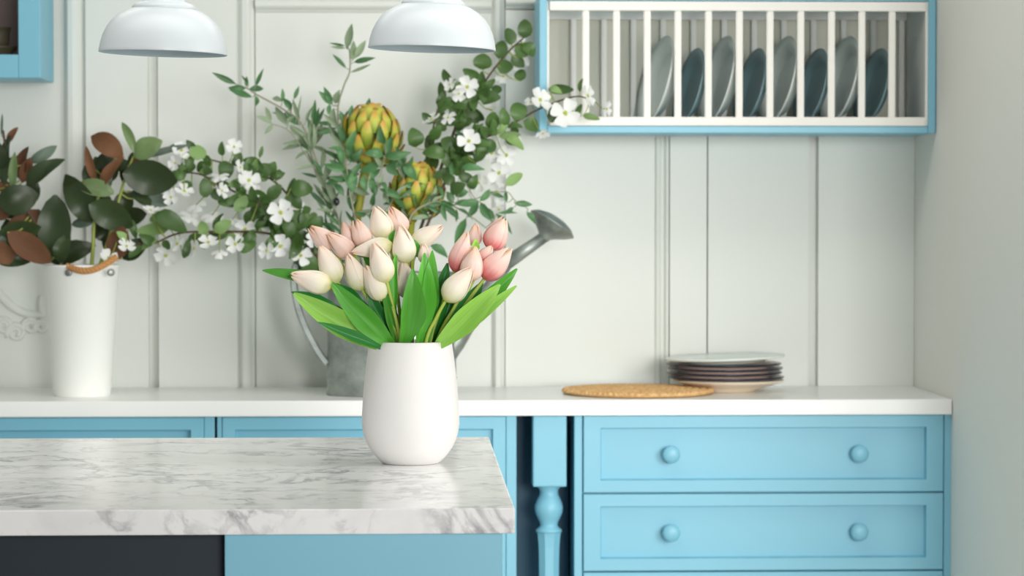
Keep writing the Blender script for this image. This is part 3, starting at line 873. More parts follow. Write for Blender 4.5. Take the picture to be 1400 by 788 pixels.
def leaf(root, kind, b, t, w, n, var=None, name='leaf'):
    """leaf from world point b to t, width w, facing n"""
    y = t - b
    if y.length < 1e-6: return None
    x = y.cross(n)
    if x.length < 1e-6: x = y.cross(Vector((0.3, 0.2, 1)))
    x.normalize(); z = x.cross(y).normalized(); L = y.length
    me = LEAF[kind][var if var is not None else random.randrange(len(LEAF[kind]))]
    o = bpy.data.objects.new(name, me); link(o, root)
    R = Matrix((x * w, y, z * min(L, w * 2.2))).transposed().to_4x4()
    R.translation = b - root.location
    o.matrix_local = R
    return o
def rnd_n(spread=0.6):
    return Vector((random.uniform(-spread, spread), -1, random.uniform(-0.2, spread))).normalized()

# dogwood petals: broad, notched
def dog_petal():
    vs, fs = [], []
    nv, nu = 5, 4
    for j in range(nv + 1):
        v = j / nv
        w = (0.16 + 0.84 * math.sin(min(1, v * 1.15) * PI / 2) ** 0.9) * (1 if v < 0.9 else 0.86)
        for i in range(nu + 1):
            u = -1 + 2 * i / nu
            notch = 0.10 * (1 - abs(u)) if v > 0.99 else 0
            rnd = 0.13 * abs(u) ** 2.2 * v
            vs.append((0.46 * w * u, v - notch - rnd + 0.04, 0.20 * v * v + 0.10 * u * u * w - 0.05 * v))
    n = nu + 1
    for j in range(nv):
        for i in range(nu):
            fs.append((j * n + i, j * n + i + 1, (j + 1) * n + i + 1, (j + 1) * n + i))
    me = mesh('dogwood_petal', vs, fs); me.materials.append(M['dog_petal'])
    for f in me.polygons: f.use_smooth = True
    return me
DOGP = dog_petal()
bm = bmesh.new()
for k in range(9):
    a = k * 2.4; r = 0.05 * math.sqrt(k)
    g = bmesh.ops.create_icosphere(bm, subdivisions=1, radius=0.06)
    for v in g['verts']: v.co += Vector((r * math.cos(a), r * math.sin(a), 0.07 + 0.02 * math.cos(k)))
DOGH = bm_mesh(bm, 'dogwood_heart'); DOGH.materials.append(M['dog_heart'])
def blossom(root, c, r, n, droop=0.0, petals=4):
    o = bpy.data.objects.new('blossom', DOGH); link(o, root)
    q = n.normalized().to_track_quat('Z', 'Y').to_matrix().to_4x4()
    o.matrix_local = Matrix.Translation(c - root.location) @ q @ Matrix.Rotation(random.uniform(0, 1.5), 4, 'Z') @ Matrix.Scale(r, 4)
    for k in range(petals):
        p = bpy.data.objects.new('petal', DOGP); link(p, o)
        p.matrix_local = Matrix.Rotation(k * 2 * PI / 4 + random.uniform(-.12, .12), 4, 'Z') @ Matrix.Rotation(droop + random.uniform(-0.12, 0.2), 4, 'X')
    return o

class Branch:
    def __init__(s, name, label, cat, group, spine, Y, r0, r1, m, root_pt=None):
        """spine: list of (px,py[,Y])"""
        P = [at(p[0], p[1], p[2] if len(p) > 2 else Y) for p in spine]
        s.Y = Y; s.m = m; s.wf = 1.25 if name.startswith('mag') else 1.15
        s.root = thing(name, P[0], label, cat, group)
        s.pts = catmull(P, 7)
        s.vs, s.fs = [], []
        s.stalks = []
        add_tube(s.vs, s.fs, s.pts, r0, r1, 7)
        s.r1 = r1
    def twig(s, spine, r0=None, r1=None):
        P = [at(p[0], p[1], p[2] if len(p) > 2 else s.Y) for p in spine]
        st = min(s.pts, key=lambda q: (q - P[0]).length)
        P = [st] + P
        c = catmull(P, 5)
        add_tube(s.vs, s.fs, c, r0 or s.r1 * 1.3, r1 or s.r1 * 0.7, 5)
        s.pts = s.pts + c
    def join(s, p, lim=0.12):
        q = min(s.pts, key=lambda q: (q - p).length)
        d = (q - p).length
        if 0.003 < d < lim:
            mid = (p + q) / 2 + Vector((0, 0, -0.15 * d))
            v_, f_ = [], []
            add_tube(v_, f_, catmull([q, mid, p], 3), s.r1 * 0.9, s.r1 * 0.55, 4)
            s.stalks.append((v_, f_))
    def leaf(s, kind, bx, by, tx, ty, w, dy=0.0, tdy=None, n=None, var=None):
        Yb = s.Y + dy
        Yt = Yb + (random.uniform(-0.02, 0.02) if tdy is None else tdy)
        b, t = at(bx, by, Yb), at(tx, ty, Yt)
        s.join(b)
        return leaf(s.root, kind, b, t, w * s.wf * ppx(Yb), n or rnd_n(0.45), var)
    def bloom(s, px, py, r, n=None, dy=-0.02, droop=0.0, petals=4):
        c = at(px, py, s.Y + dy)
        s.join(c, 0.10)
        return blossom(s.root, c, r * ppx(s.Y), n or rnd_n(0.7), droop, petals)
    def scatter(s, kinds, i0, i1, count, lmin, lmax, wr, spread=0.9, dyr=0.05):
        n = len(s.pts)
        for k in range(count):
            p = s.pts[min(n - 2, int((i0 + (i1 - i0) * random.random()) * n))]
            ax = (s.pts[min(n - 1, s.pts.index(p) + 1)] - p)
            ax = ax.normalized() if ax.length > 1e-6 else Vector((0, 0, 1))
            sd = Vector((random.uniform(-1, 1), random.uniform(-0.7, 0.5), random.uniform(-1, 1))).normalized()
            d = (ax * random.uniform(0.3, 0.9) + sd * spread).normalized()
            L = random.uniform(lmin, lmax) * ppx(s.Y)
            b = p + d * 0.004
            leaf(s.root, random.choice(kinds), b, b + d * L, L * wr, rnd_n(0.8))
    def done(s):
        me = mesh('stem', [v - s.root.location for v in s.vs], s.fs)
        for v_, f_ in s.stalks:
            obj('leaf_stalk', mesh('leaf_stalk', [v - s.root.location for v in v_], f_), s.root, 'olive_twig' if s.m == 'olive_twig' else 'twig', True)
        return obj('stem', me, s.root, s.m, True)

# ------------------------------------------------------------------ magnolia branches in the bucket
YMG = 7.08
g = 'magnolia branches in the bucket'
b = Branch('magnolia_branch', 'magnolia branch with brown-backed leaves at the left picture edge, in the bucket', 'branch', g,
           [(98, 470), (92, 390), (80, 352), (58, 318), (34, 285), (16, 250), (8, 205), (4, 178)], YMG, 0.006, 0.003, 'bark')
for a in [('magbrown', 10, 196, 24, 174, 9, 0.03), ('mag', 7, 253, 11, 184, 21, -.01), ('maglight', 17, 258, 20, 208, 10, -.03), ('magbrown', 28, 246, 36, 200, 20, 0.02),
          ('maggrey', 40, 222, 78, 200, 13, 0), ('mag', 36, 253, 86, 217, 21, -.02), ('magbrown', 30, 250, 42, 216, 14, 0), ('mag', -4, 276, 53, 268, 34, -.03),
          ('maggrey', 2, 186, 3, 155, 3, 0), ('magbrown', -6, 258, 14, 251, 12, -.01), ('magbrown', 2, 332, 54, 288, 28, 0.01), ('mag', -6, 328, 56, 310, 27, -.03),
          ('magbrown', 10, 318, 70, 360, 27, -.05), ('magbrown', -14, 330, 24, 360, 22, -.03), ('magbrown', -8, 300, 16, 278, 22, 0), ('mag', 72, 352, 78, 267, 38, -.02),
          ('mag', 82, 360, 93, 318, 19, -.01), ('mag', 66, 356, 130, 335, 24, 0.03), ('mag', -5, 240, -2, 196, 24, 0.0), ('mag', 30, 352, 8, 300, 30, 0.04),
          ('mag', 45, 350, 58, 320, 26, .03), ('mag', -10, 352, 40, 359, 14, -.01)]:
    b.leaf(*a[:6], dy=a[6])
for a in [(22, 300, 4, 262, 28, .05), (40, 322, 60, 288, 26, .05), (30, 280, 52, 250, 22, .05), (60, 345, 40, 320, 30, .05), (84, 356, 112, 330, 22, .05), (16, 340, 34, 312, 30, .04), (10, 236, 24, 214, 16, .05)]:
    b.leaf('mag', *a[:5], dy=a[5])
b.done()
b = Branch('magnolia_branch', 'magnolia branch with large dark leaves in the bucket beside the dogwood', 'branch', g,
           [(116, 470), (124, 380), (127, 340), (129, 300), (136, 262), (150, 230), (166, 205)], YMG, 0.006, 0.003, 'twig')
for a in [('magbrown', 168, 214, 124, 184, 24, -.01, 3), ('mag', 131, 232, 166, 212, 18, .03), ('magbrown', 131, 250, 117, 200, 10, 0), ('magbrown', 138, 254, 168, 214, 15, -.02),
          ('mag', 129, 304, 89, 239, 31, 0), ('maglight', 156, 264, 105, 252, 20, -.03), ('mag', 122, 280, 182, 309, 33, -.04), ('maggrey', 129, 303, 97, 307, 11, 0),
          ('mag', 150, 258, 128, 230, 20, .03), ('mag', 118, 290, 136, 262, 26, .03)]:
    b.leaf(*a[:6], dy=a[6], var=a[7] if len(a) > 7 else None)
for a in [(136, 262, 116, 226, 22, .05), (140, 250, 158, 222, 20, .05), (128, 300, 108, 284, 24, .05), (130, 290, 150, 268, 26, .05), (142, 240, 130, 214, 16, .04), (152, 232, 176, 220, 16, .03)]:
    b.leaf('mag', *a[:5], dy=a[5])
b.done()
b = Branch('magnolia_branch', 'magnolia branch leaning right out of the bucket with broad olive-green leaf', 'branch', g,
           [(120, 470), (133, 380), (143, 345), (152, 315), (162, 275), (172, 240), (182, 215)], YMG, 0.006, 0.003, 'twig')
for a in [('maglight', 185, 211, 167, 166, 10, -.01), ('maglight', 183, 214, 221, 192, 25, -.01), ('mag', 168, 238, 243, 248, 40, -.03), ('maggrey', 184, 272, 240, 276, 16, 0),
          ('magbrown', 154, 356, 170, 310, 26, -.02), ('mag', 168, 354, 202, 328, 22, 0), ('maggrey', 192, 216, 258, 198, 8, 0), ('mag', 160, 352, 146, 306, 20, .03),
          ('magbrown', 180, 230, 196, 206, 10, .01), ('mag', 180, 262, 214, 280, 20, .02)]:
    b.leaf(*a[:6], dy=a[6])
for a in [(160, 290, 178, 262, 22, .05), (168, 250, 188, 226, 20, .05), (150, 330, 128, 300, 20, .05), (176, 228, 200, 204, 16, .04), (172, 300, 200, 292, 20, .05)]:
    b.leaf('mag', *a[:5], dy=a[5])
b.done()

# ------------------------------------------------------------------ dogwood branches, left side of the can
YD = 7.05
g = 'white dogwood branches in the watering can'
ROOT = (500, 470, 7.1)
b = Branch('dogwood_branch', 'lowest white dogwood branch reaching left from the can to the bucket rim', 'branch', g,
           [ROOT, (462, 392), (428, 345), (370, 320), (300, 317), (245, 319), (205, 334), (160, 330)], YD, 0.0045, 0.002, 'bark')
for a in [('dog', 212, 293, 255, 316, 24, -.02), ('doglight', 232, 311, 187, 316, 15, 0), ('dog', 251, 353, 258, 327, 10, -.01), ('dog', 294, 318, 304, 291, 9, 0),
          ('doglight', 293, 317, 316, 302, 15, -.01), ('doglight', 282, 320, 274, 303, 14, 0), ('dog', 324, 342, 350, 330, 20, -.02), ('dog', 196, 334, 176, 352, 12, .02),
          ('dog', 390, 320, 366, 334, 16, .02), ('dog', 420, 338, 446, 320, 18, .02), ('dog', 410, 340, 392, 316, 18, .01), ('dog', 178, 300, 186, 326, 10, .02),
          ('doglight', 205, 300, 238, 300, 18, .04), ('dog', 430, 350, 440, 372, 18, .02), ('dog', 424, 352, 402, 366, 18, .03)]:
    b.leaf(*a[:6], dy=a[6])
for a in [(384, 337, 17, (-.2, -1, .3)), (411, 350, 16, (.3, -1, .35)), (365, 343, 13, (-.6, -1, .1)), (285, 332, 15, (0, -.7, .9)), (206, 288, 12, (.2, -.5, 1)), (173, 337, 13, (.3, -.7, .7)),
          (148, 353, 14, (.4, -.7, .6)), (227, 349, 17, (-.2, -.6, -.5)), (243, 334, 13, (-.5, -.6, .5)), (266, 340, 13, (-.7, -.6, .1)), (430, 328, 13, (.2, -1, .2)), (322, 334, 14, (-.2, -.8, .2)),
          (300, 345, 12, (0, .4, -.6)), (396, 344, 12, (0, -.2, -.8))]:
    b.bloom(a[0], a[1], a[2], Vector(a[3]))
b.scatter(['dog'], 0.25, 0.42, 16, 20, 32, 0.66)
b.scatter(['dog', 'doglight'], 0.42, 0.95, 16, 16, 26, 0.58)
b.done()
b = Branch('dogwood_branch', 'middle white dogwood branch spreading left of the can towards the bucket', 'branch', g,
           [ROOT, (464, 388), (424, 328), (382, 292), (332, 268), (300, 252), (272, 238), (240, 236)], YD + 0.03, 0.0042, 0.002, 'bark')
for a in [('dog', 281, 270, 279, 244, 17, -.01), ('doglight', 312, 254, 333, 246, 10, 0), ('doglight', 322, 289, 338, 268, 15, -.02), ('dog', 342, 264, 369, 280, 19, 0), ('dog', 368, 272, 384, 253, 16, 0),
          ('dog', 393, 264, 412, 285, 17, 0), ('dog', 398, 257, 427, 259, 21, -.01), ('dog', 300, 270, 318, 282, 14, .01), ('dog', 262, 250, 246, 262, 14, .01), ('dog', 350, 290, 336, 308, 16, .01),
          ('dog', 372, 300, 350, 306, 15, .02), ('dog', 288, 262, 310, 272, 15, .0), ('dog', 404, 300, 424, 284, 18, .01), ('dog', 392, 300, 376, 316, 16, .02), ('dog', 424, 318, 440, 296, 18, .02),
          ('dog', 356, 278, 380, 296, 16, .01), ('dog', 262, 236, 252, 222, 10, 0)]:
    b.leaf(*a[:6], dy=a[6])
for a in [(384, 291, 19, (-.1, -1, .15), -.05), (406, 289, 15, (.5, -1, .1), 0), (335, 313, 16, (.1, -.8, -.4), -.02), (252, 262, 14, (.3, -.6, .8), -.02), (234, 270, 12, (-.3, -.8, .2), -.02),
          (303, 261, 12, (.8, -.6, .3), -.02), (340, 247, 17, (.3, -1, .5), 0), (290, 294, 16, (0, .5, -.8), .02), (262, 296, 18, (-.3, .4, -.8), .04), (356, 310, 14, (.2, -1, .1), .03), (318, 300, 14, (0, .3, -1), .03), (268, 280, 14, (.2, .5, -.6), .04)]:
    b.bloom(a[0], a[1], a[2], Vector(a[3]), a[4])
b.scatter(['dog'], 0.25, 0.5, 18, 20, 30, 0.66)
b.scatter(['dog', 'doglight', 'dog'], 0.45, 0.98, 20, 16, 26, 0.6)
b.done()
b = Branch('dogwood_branch', 'upper white dogwood branch on the left side of the watering can', 'branch', g,
           [ROOT, (468, 384), (420, 312), (386, 258), (344, 232), (290, 219), (258, 206)], YD + 0.05, 0.004, 0.0018, 'bark')
for a in [('doglight', 269, 219, 271, 198, 21, -.02), ('dog', 304, 213, 303, 194, 9, 0), ('dog', 307, 220, 307, 247, 20, 0), ('dog', 342, 241, 340, 216, 15, 0), ('dog', 353, 241, 369, 225, 19, 0),
          ('dog', 380, 246, 382, 231, 9, 0), ('dog', 355, 216, 359, 200, 5, 0), ('dog', 318, 226, 330, 210, 11, 0), ('dog', 246, 206, 232, 200, 10, 0), ('dog', 282, 222, 270, 234, 13, .02), ('dog', 330, 232, 350, 216, 16, .02),
          ('dog', 366, 240, 376, 222, 14, .02), ('dog', 250, 222, 240, 236, 12, .02), ('doglight', 290, 230, 272, 240, 14, 0)]:
    b.leaf(*a[:6], dy=a[6])
for a in [(248, 206, 14, (.2, -.8, .5)), (240, 223, 11, (-.4, -.8, .1)), (320, 201, 12, (.1, -.9, .3)), (328, 229, 11, (.7, -.6, .2)), (255, 218, 11, (.6, -.6, -.2)), (300, 240, 14, (0, .4, -.8)), (346, 260, 12, (.2, -.8, -.2))]:
    b.bloom(a[0], a[1], a[2], Vector(a[3]))
b.scatter(['dog', 'dog', 'doglight'], 0.3, 0.98, 20, 16, 26, 0.6)
b.done()

# ------------------------------------------------------------------ dogwood branches, right side
b = Branch('dogwood_branch', 'tall dark-stemmed dogwood branch rising between the right lamp and the plate rack', 'branch', g,
           [(525, 470, 7.1), (560, 360), (596, 250), (618, 188), (630, 158), (650, 140), (661, 116), (675, 95), (696, 70), (716, 52)], 7.12, 0.005, 0.002, 'bark')
for a in [('dog', 717, 52, 718, 26, 18), ('dog', 699, 61, 694, 38, 16), ('dog', 682, 80, 687, 55, 17), ('dog', 659, 95, 661, 73, 23), ('dog', 655, 106, 633, 95, 13), ('dog', 658, 136, 684, 133, 19),
          ('dog', 680, 92, 702, 91, 17), ('dog', 711, 111, 713, 94, 15), ('dog', 708, 79, 726, 58, 20), ('dog', 650, 145, 608, 141, 15), ('dog', 643, 143, 630, 163, 21), ('dog', 672, 120, 686, 124, 12),
          ('dog', 664, 124, 676, 108, 10), ('dog', 636, 160, 612, 168, 18), ('dog', 640, 150, 654, 168, 16), ('dog', 716, 60, 730, 76, 16), ('dog', 700, 76, 716, 92, 14)]:
    b.leaf(*a[:6])
for a in [(707, 63, 15, (.2, -.8, .1)), (712, 84, 14, (-.4, -.8, -.2)), (698, 88, 12, (.2, -.8, -.6)), (688, 104, 12, (0, -.6, -.8)), (672, 150, 12, (0, -.4, -.8))]:
    b.bloom(a[0], a[1], a[2], Vector(a[3]), 0.02)
b.scatter(['dog'], 0.35, 0.58, 14, 20, 28, 0.6)
b.scatter(['dog'], 0.58, 0.85, 5, 14, 20, 0.6)
b.done()
b = Branch('dogwood_branch', 'thin dogwood branch with white blossom just under the right lamp', 'branch', g,
           [(522, 470, 7.1), (548, 360), (572, 260), (588, 195), (597, 155), (606, 130), (622, 108)], 7.08, 0.004, 0.0016, 'bark')
for a in [('dog', 617, 113, 605, 95, 11), ('dog', 605, 138, 602, 113, 12), ('dog', 567, 201, 565, 175, 21), ('dog', 600, 150, 618, 142, 14), ('dog', 586, 210, 612, 200, 18), ('dog', 590, 190, 602, 172, 14),
          ('dog', 612, 126, 630, 112, 8), ('dog', 580, 230, 600, 218, 18), ('dog', 596, 166, 610, 178, 14)]:
    b.leaf(*a[:6])
for a in [(639, 119, 16, (-.2, -1, .1)), (627, 128, 12, (.3, -.7, -.6)), (615, 116, 10, (-.6, -.6, .2)), (590, 164, 14, (-.4, -.3, .7)), (612, 160, 12, (.4, -.5, -.5))]:
    b.bloom(a[0], a[1], a[2], Vector(a[3]))
b.scatter(['dog'], 0.35, 0.75, 10, 18, 26, 0.62)
b.done()
b = Branch('dogwood_branch', 'dogwood branch whose white blossoms hang in front of the plate rack', 'branch', g,
           [(530, 470, 7.06), (560, 370), (596, 280), (618, 230), (643, 199), (677, 182), (714, 162), (735, 150), (768, 137), (792, 132), (815, 140)], 7.0, 0.0045, 0.0016, 'bark')
for a in [('dog', 716, 166, 737, 177, 18), ('dog', 705, 166, 711, 139, 21), ('dog', 672, 177, 675, 153, 17), ('dog', 650, 222, 665, 195, 16), ('doglight', 692, 186, 716, 204, 13), ('doglight', 683, 187, 712, 184, 10),
          ('doglight', 680, 183, 695, 161, 9), ('dog', 690, 188, 712, 196, 14), ('dog', 750, 122, 784, 123, 12), ('doglight', 752, 120, 768, 127, 9), ('dog', 793, 126, 796, 107, 6), ('doglight', 797, 158, 820, 163, 9),
          ('dog', 754, 168, 756, 145, 11), ('dog', 786, 160, 795, 142, 8), ('dog', 618, 236, 640, 225, 18), ('dog', 640, 210, 622, 192, 18), ('dog', 650, 200, 640, 182, 16), ('dog', 660, 192, 652, 170, 16),
          ('dog', 610, 212, 578, 208, 16), ('dog', 604, 222, 640, 212, 22), ('dog', 624, 205, 604, 190, 20), ('dog', 660, 196, 668, 212, 8)]:
    b.leaf(*a[:6])
for a in [(773, 155, 21, (-.1, -1, .1), -.05), (738, 137, 18, (.6, -.8, .5), -.04), (803, 131, 16, (.9, -.5, .2), -.03), (829, 149, 12, (.9, -.5, -.1), -.02), (641, 193, 17, (-.1, -1, .2), -.05), (742, 182, 11, (.2, -.6, -.8), 0),
          (692, 212, 16, (.2, -.8, -.3), .03), (682, 236, 17, (0, -.9, -.3), .03), (679, 262, 16, (-.2, -.8, -.5), .03), (655, 250, 14, (-.4, -.8, -.1), .05), (682, 286, 12, (.1, -.6, -.8), .04), (672, 210, 14, (.1, -.6, .2), .05),
          (726, 140, 10, (-.2, -.5, .6), 0), (700, 195, 14, (.3, -.8, 0), .05)]:
    b.bloom(a[0], a[1], a[2], Vector(a[3]), a[4])
b.scatter(['dog'], 0.3, 0.55, 22, 18, 28, 0.58)
b.scatter(['dog', 'olive'], 0.22, 0.45, 14, 22, 30, 0.42)
b.done()

# ------------------------------------------------------------------ olive branches
YO = 7.06
g = 'olive branches in the watering can'
b = Branch('olive_branch', 'olive sprig stretching far left under the left lamp', 'branch', g,
           [(505, 470, 7.1), (486, 380), (462, 300), (438, 235), (414, 172), (388, 150), (352, 130), (338, 121), (322, 115)], YO, 0.004, 0.0014, 'olive_twig')
b.twig([(436, 240), (420, 215), (396, 180), (373, 170)])
for a in [(323, 115, 290, 99, 7), (336, 121, 312, 120, 7), (345, 133, 313, 122, 8), (340, 122, 361, 121, 8), (337, 119, 337, 104, 5), (350, 117, 360, 94, 5), (349, 130, 350, 146, 6), (386, 139, 386, 121, 5), (399, 149, 387, 134, 8),
          (409, 171, 390, 153, 8), (402, 136, 409, 118, 5), (340, 115, 330, 103, 3)]:
    b.leaf('olive', *a)
for a in [(372, 169, 350, 158, 7), (370, 168, 363, 146, 6), (373, 171, 362, 183, 6), (394, 171, 376, 146, 10), (386, 139, 372, 134, 7), (418, 167, 428, 144, 5), (409, 186, 396, 172, 7), (404, 168, 412, 130, 3)]:
    b.leaf('olivepale', *a)
b.scatter(['olivepale', 'olive', 'olivepale'], 0.12, 0.42, 30, 22, 38, 0.2, 0.6)
b.done()
b = Branch('olive_branch', 'tallest olive sprig standing upright between the two lamps', 'branch', g,
           [(510, 470, 7.1), (498, 380), (482, 280), (466, 200), (462, 150), (470, 118), (478, 98), (478, 72), (474, 62)], YO + 0.02, 0.004, 0.0014, 'olive_twig')
for a in [('olivepale', 474, 67, 481, 32, 10), ('olive', 472, 63, 450, 59, 4), ('olivepale', 472, 66, 452, 64, 4), ('olive', 473, 93, 454, 74, 6), ('olivepale', 482, 83, 483, 55, 10), ('olivepale', 485, 80, 500, 55, 9), ('olive', 484, 85, 513, 79, 7),
          ('olivepale', 479, 99, 507, 88, 4), ('olive', 455, 143, 436, 125, 9), ('olive', 453, 142, 443, 119, 8), ('olivepale', 458, 142, 464, 123, 9), ('olive', 450, 143, 449, 157, 6), ('olivepale', 456, 148, 459, 175, 9), ('olive', 465, 152, 471, 170, 7),
          ('olive', 457, 170, 432, 168, 6), ('olive', 459, 175, 436, 184, 7), ('olive', 503, 158, 505, 134, 8), ('olive', 478, 160, 482, 144, 6)]:
    b.leaf(*a)
b.scatter(['olivepale', 'olive'], 0.12, 0.45, 26, 22, 38, 0.22, 0.6)
b.done()
b = Branch('olive_branch', 'grey-green olive sprig behind the left tulips bearing one black olive', 'branch', g,
           [(495, 470, 7.1), (470, 370), (452, 300), (440, 250), (424, 205), (430, 170)], YO + 0.04, 0.0036, 0.0014, 'olive_twig')
b.scatter(['olivepale', 'olivepale', 'olive'], 0.2, 1.0, 46, 24, 42, 0.2, 0.7)
ol = obj('olive_fruit', lathe('olive_fruit', [(0, -0.011), (0.004, -0.0095), (0.0075, -0.004), (0.0082, 0.001), (0.0065, 0.007), (0.003, 0.0105), (0, 0.011)], 20), b.root, 'olive_fruit')
p = at(460, 276, YO - 0.03); ol.location = p - b.root.location; b.join(p)
b.done()
b = Branch('olive_branch', 'leafy olive sprig crossing in front of the upper artichoke', 'branch', g,
           [(515, 470, 7.05), (500, 380), (488, 310), (478, 262), (474, 230), (470, 200)], YO - 0.06, 0.0036, 0.0014, 'olive_twig')
b.twig([(505, 290), (520, 240), (528, 205)])
b.twig([(515, 300), (545, 262), (556, 225)])
for a in [(479, 223, 475, 188, 11), (468, 225, 460, 196, 9), (472, 231, 443, 225, 11), (483, 264, 471, 228, 16), (524, 213, 498, 209, 12), (526, 197, 519, 173, 11), (531, 214, 535, 187, 12), (520, 223, 491, 236, 11), (550, 226, 570, 246, 13),
          (548, 271, 519, 258, 9), (548, 270, 577, 258, 9), (526, 214, 562, 209, 11), (509, 264, 508, 240, 9), (470, 268, 456, 250, 8), (546, 229, 532, 222, 9), (540, 228, 556, 214, 9), (498, 240, 500, 262, 9), (474, 205, 487, 178, 10),
          (470, 196, 462, 170, 9), (478, 218, 496, 204, 10), (506, 246, 520, 230, 10), (466, 240, 446, 252, 9), (530, 224, 544, 240, 12), (486, 238, 474, 252, 9)]:
    b.leaf('olive', *a, n=rnd_n(0.4))
b.scatter(['olive', 'olive', 'olivepale'], 0.3, 1.0, 26, 22, 34, 0.3, 0.8)
b.done()
b = Branch('olive_branch', 'olive sprig arching right above the pink tulips towards the can rose', 'branch', g,
           [(535, 470, 7.06), (548, 360), (560, 300), (582, 280), (606, 276), (636, 291), (656, 305), (672, 318)], YO - 0.08, 0.0036, 0.0014, 'olive_twig')
b.twig([(606, 276), (640, 278), (656, 276)])
b.twig([(650, 272), (690, 262), (704, 274), (722, 286)])
for a in [('olive', 637, 299, 622, 334, 12), ('olive', 655, 275, 626, 281, 10), ('olive', 657, 277, 672, 303, 11), ('olive', 656, 275, 670, 259, 8), ('olive', 654, 276, 640, 297, 9), ('olive', 678, 292, 700, 320, 8), ('olive', 680, 292, 708, 291, 5),
          ('olive', 703, 278, 728, 280, 8), ('olive', 720, 290, 732, 306, 8), ('olive', 693, 277, 691, 260, 5), ('doglight', 692, 254, 714, 237, 13), ('olive', 702, 284, 692, 290, 5), ('olive', 588, 335, 613, 352, 12), ('olive', 640, 262, 622, 268, 12),
          ('olive', 620, 276, 610, 262, 10), ('dog', 616, 262, 636, 252, 15), ('dog', 627, 240, 648, 247, 13), ('olive', 630, 230, 662, 231, 10), ('dog', 622, 250, 604, 240, 14), ('olive', 664, 284, 676, 300, 9), ('olive', 668, 262, 690, 270, 5),
          ('dog', 642, 258, 652, 240, 12), ('olive', 606, 278, 628, 300, 7)]:
    b.leaf(*a)
b.scatter(['olive', 'olivepale'], 0.15, 0.4, 20, 20, 32, 0.25, 0.8)
b.done()

# ------------------------------------------------------------------ artichokes
def art_mat(name, a, c):
    m = bpy.data.materials.new(name); m.use_nodes = True
    nt = m.node_tree; p = nt.nodes['Principled BSDF']; p.inputs['Roughness'].default_value = 0.5
    uv = nt.nodes.new('ShaderNodeUVMap'); uv.uv_map = 'UVMap'
    sp = nt.nodes.new('ShaderNodeSeparateXYZ'); nt.links.new(uv.outputs[0], sp.inputs[0])
    r = nt.nodes.new('ShaderNodeValToRGB')
    r.color_ramp.elements[0].position = 0.1; r.color_ramp.elements[0].color = a
    r.color_ramp.elements[1].position = 1.0; r.color_ramp.elements[1].color = c
    e = r.color_ramp.elements.new(0.6); e.color = srgb(196, 196, 80)
    nt.links.new(sp.outputs['Y'], r.inputs[0])
    nt.links.new(r.outputs[0], p.inputs['Base Color'])
    return m
M['art'] = art_mat('artichoke_scale', srgb(136, 166, 60), srgb(206, 146, 70))
M['art_stem'] = mat('artichoke_stem', srgb(150, 150, 40), 0.55, var=0.12, scale=20)
def uv_grid(me, nu, nv, layers=1):
    uvl = me.uv_layers.new(name='UVMap')
    n = (nu + 1) * (nv + 1)
    for lp in me.loops:
        k = lp.vertex_index % n
        uvl.data[lp.index].uv = ((k % (nu + 1)) / nu, (k // (nu + 1)) / nv)
def scale_mesh():
    vs, fs = [], []
    nu, nv = 2, 5
    for layer in (0, 1):
        for j in range(nv + 1):
            v = j / nv; w = max(0.12, (1 - v ** 3.2)) ** 0.55 * (0.75 + 0.5 * v * (1 - v))
            for i in range(nu + 1):
                u = -1 + 2 * i / nu
                vs.append((0.5 * w * u, v, 0.28 * (1 - u * u) * w - 0.22 * v * v + 0.14 * math.sin(PI * v) - layer * 0.14 * (1 - v * 0.6)))
        b_ = layer * (nu + 1) * (nv + 1)
        for j in range(nv):
            for i in range(nu):
                q_ = (b_ + j * 3 + i, b_ + j * 3 + i + 1, b_ + j * 3 + i + 4, b_ + j * 3 + i + 3)
                fs.append(q_ if layer == 0 else (q_[0], q_[3], q_[2], q_[1]))
    me = mesh('artichoke_scale', vs, fs); uv_grid(me, nu, nv)
    me.materials.append(M['art'])
    for f in me.polygons: f.use_smooth = True
    return me
SCALE = scale_mesh()
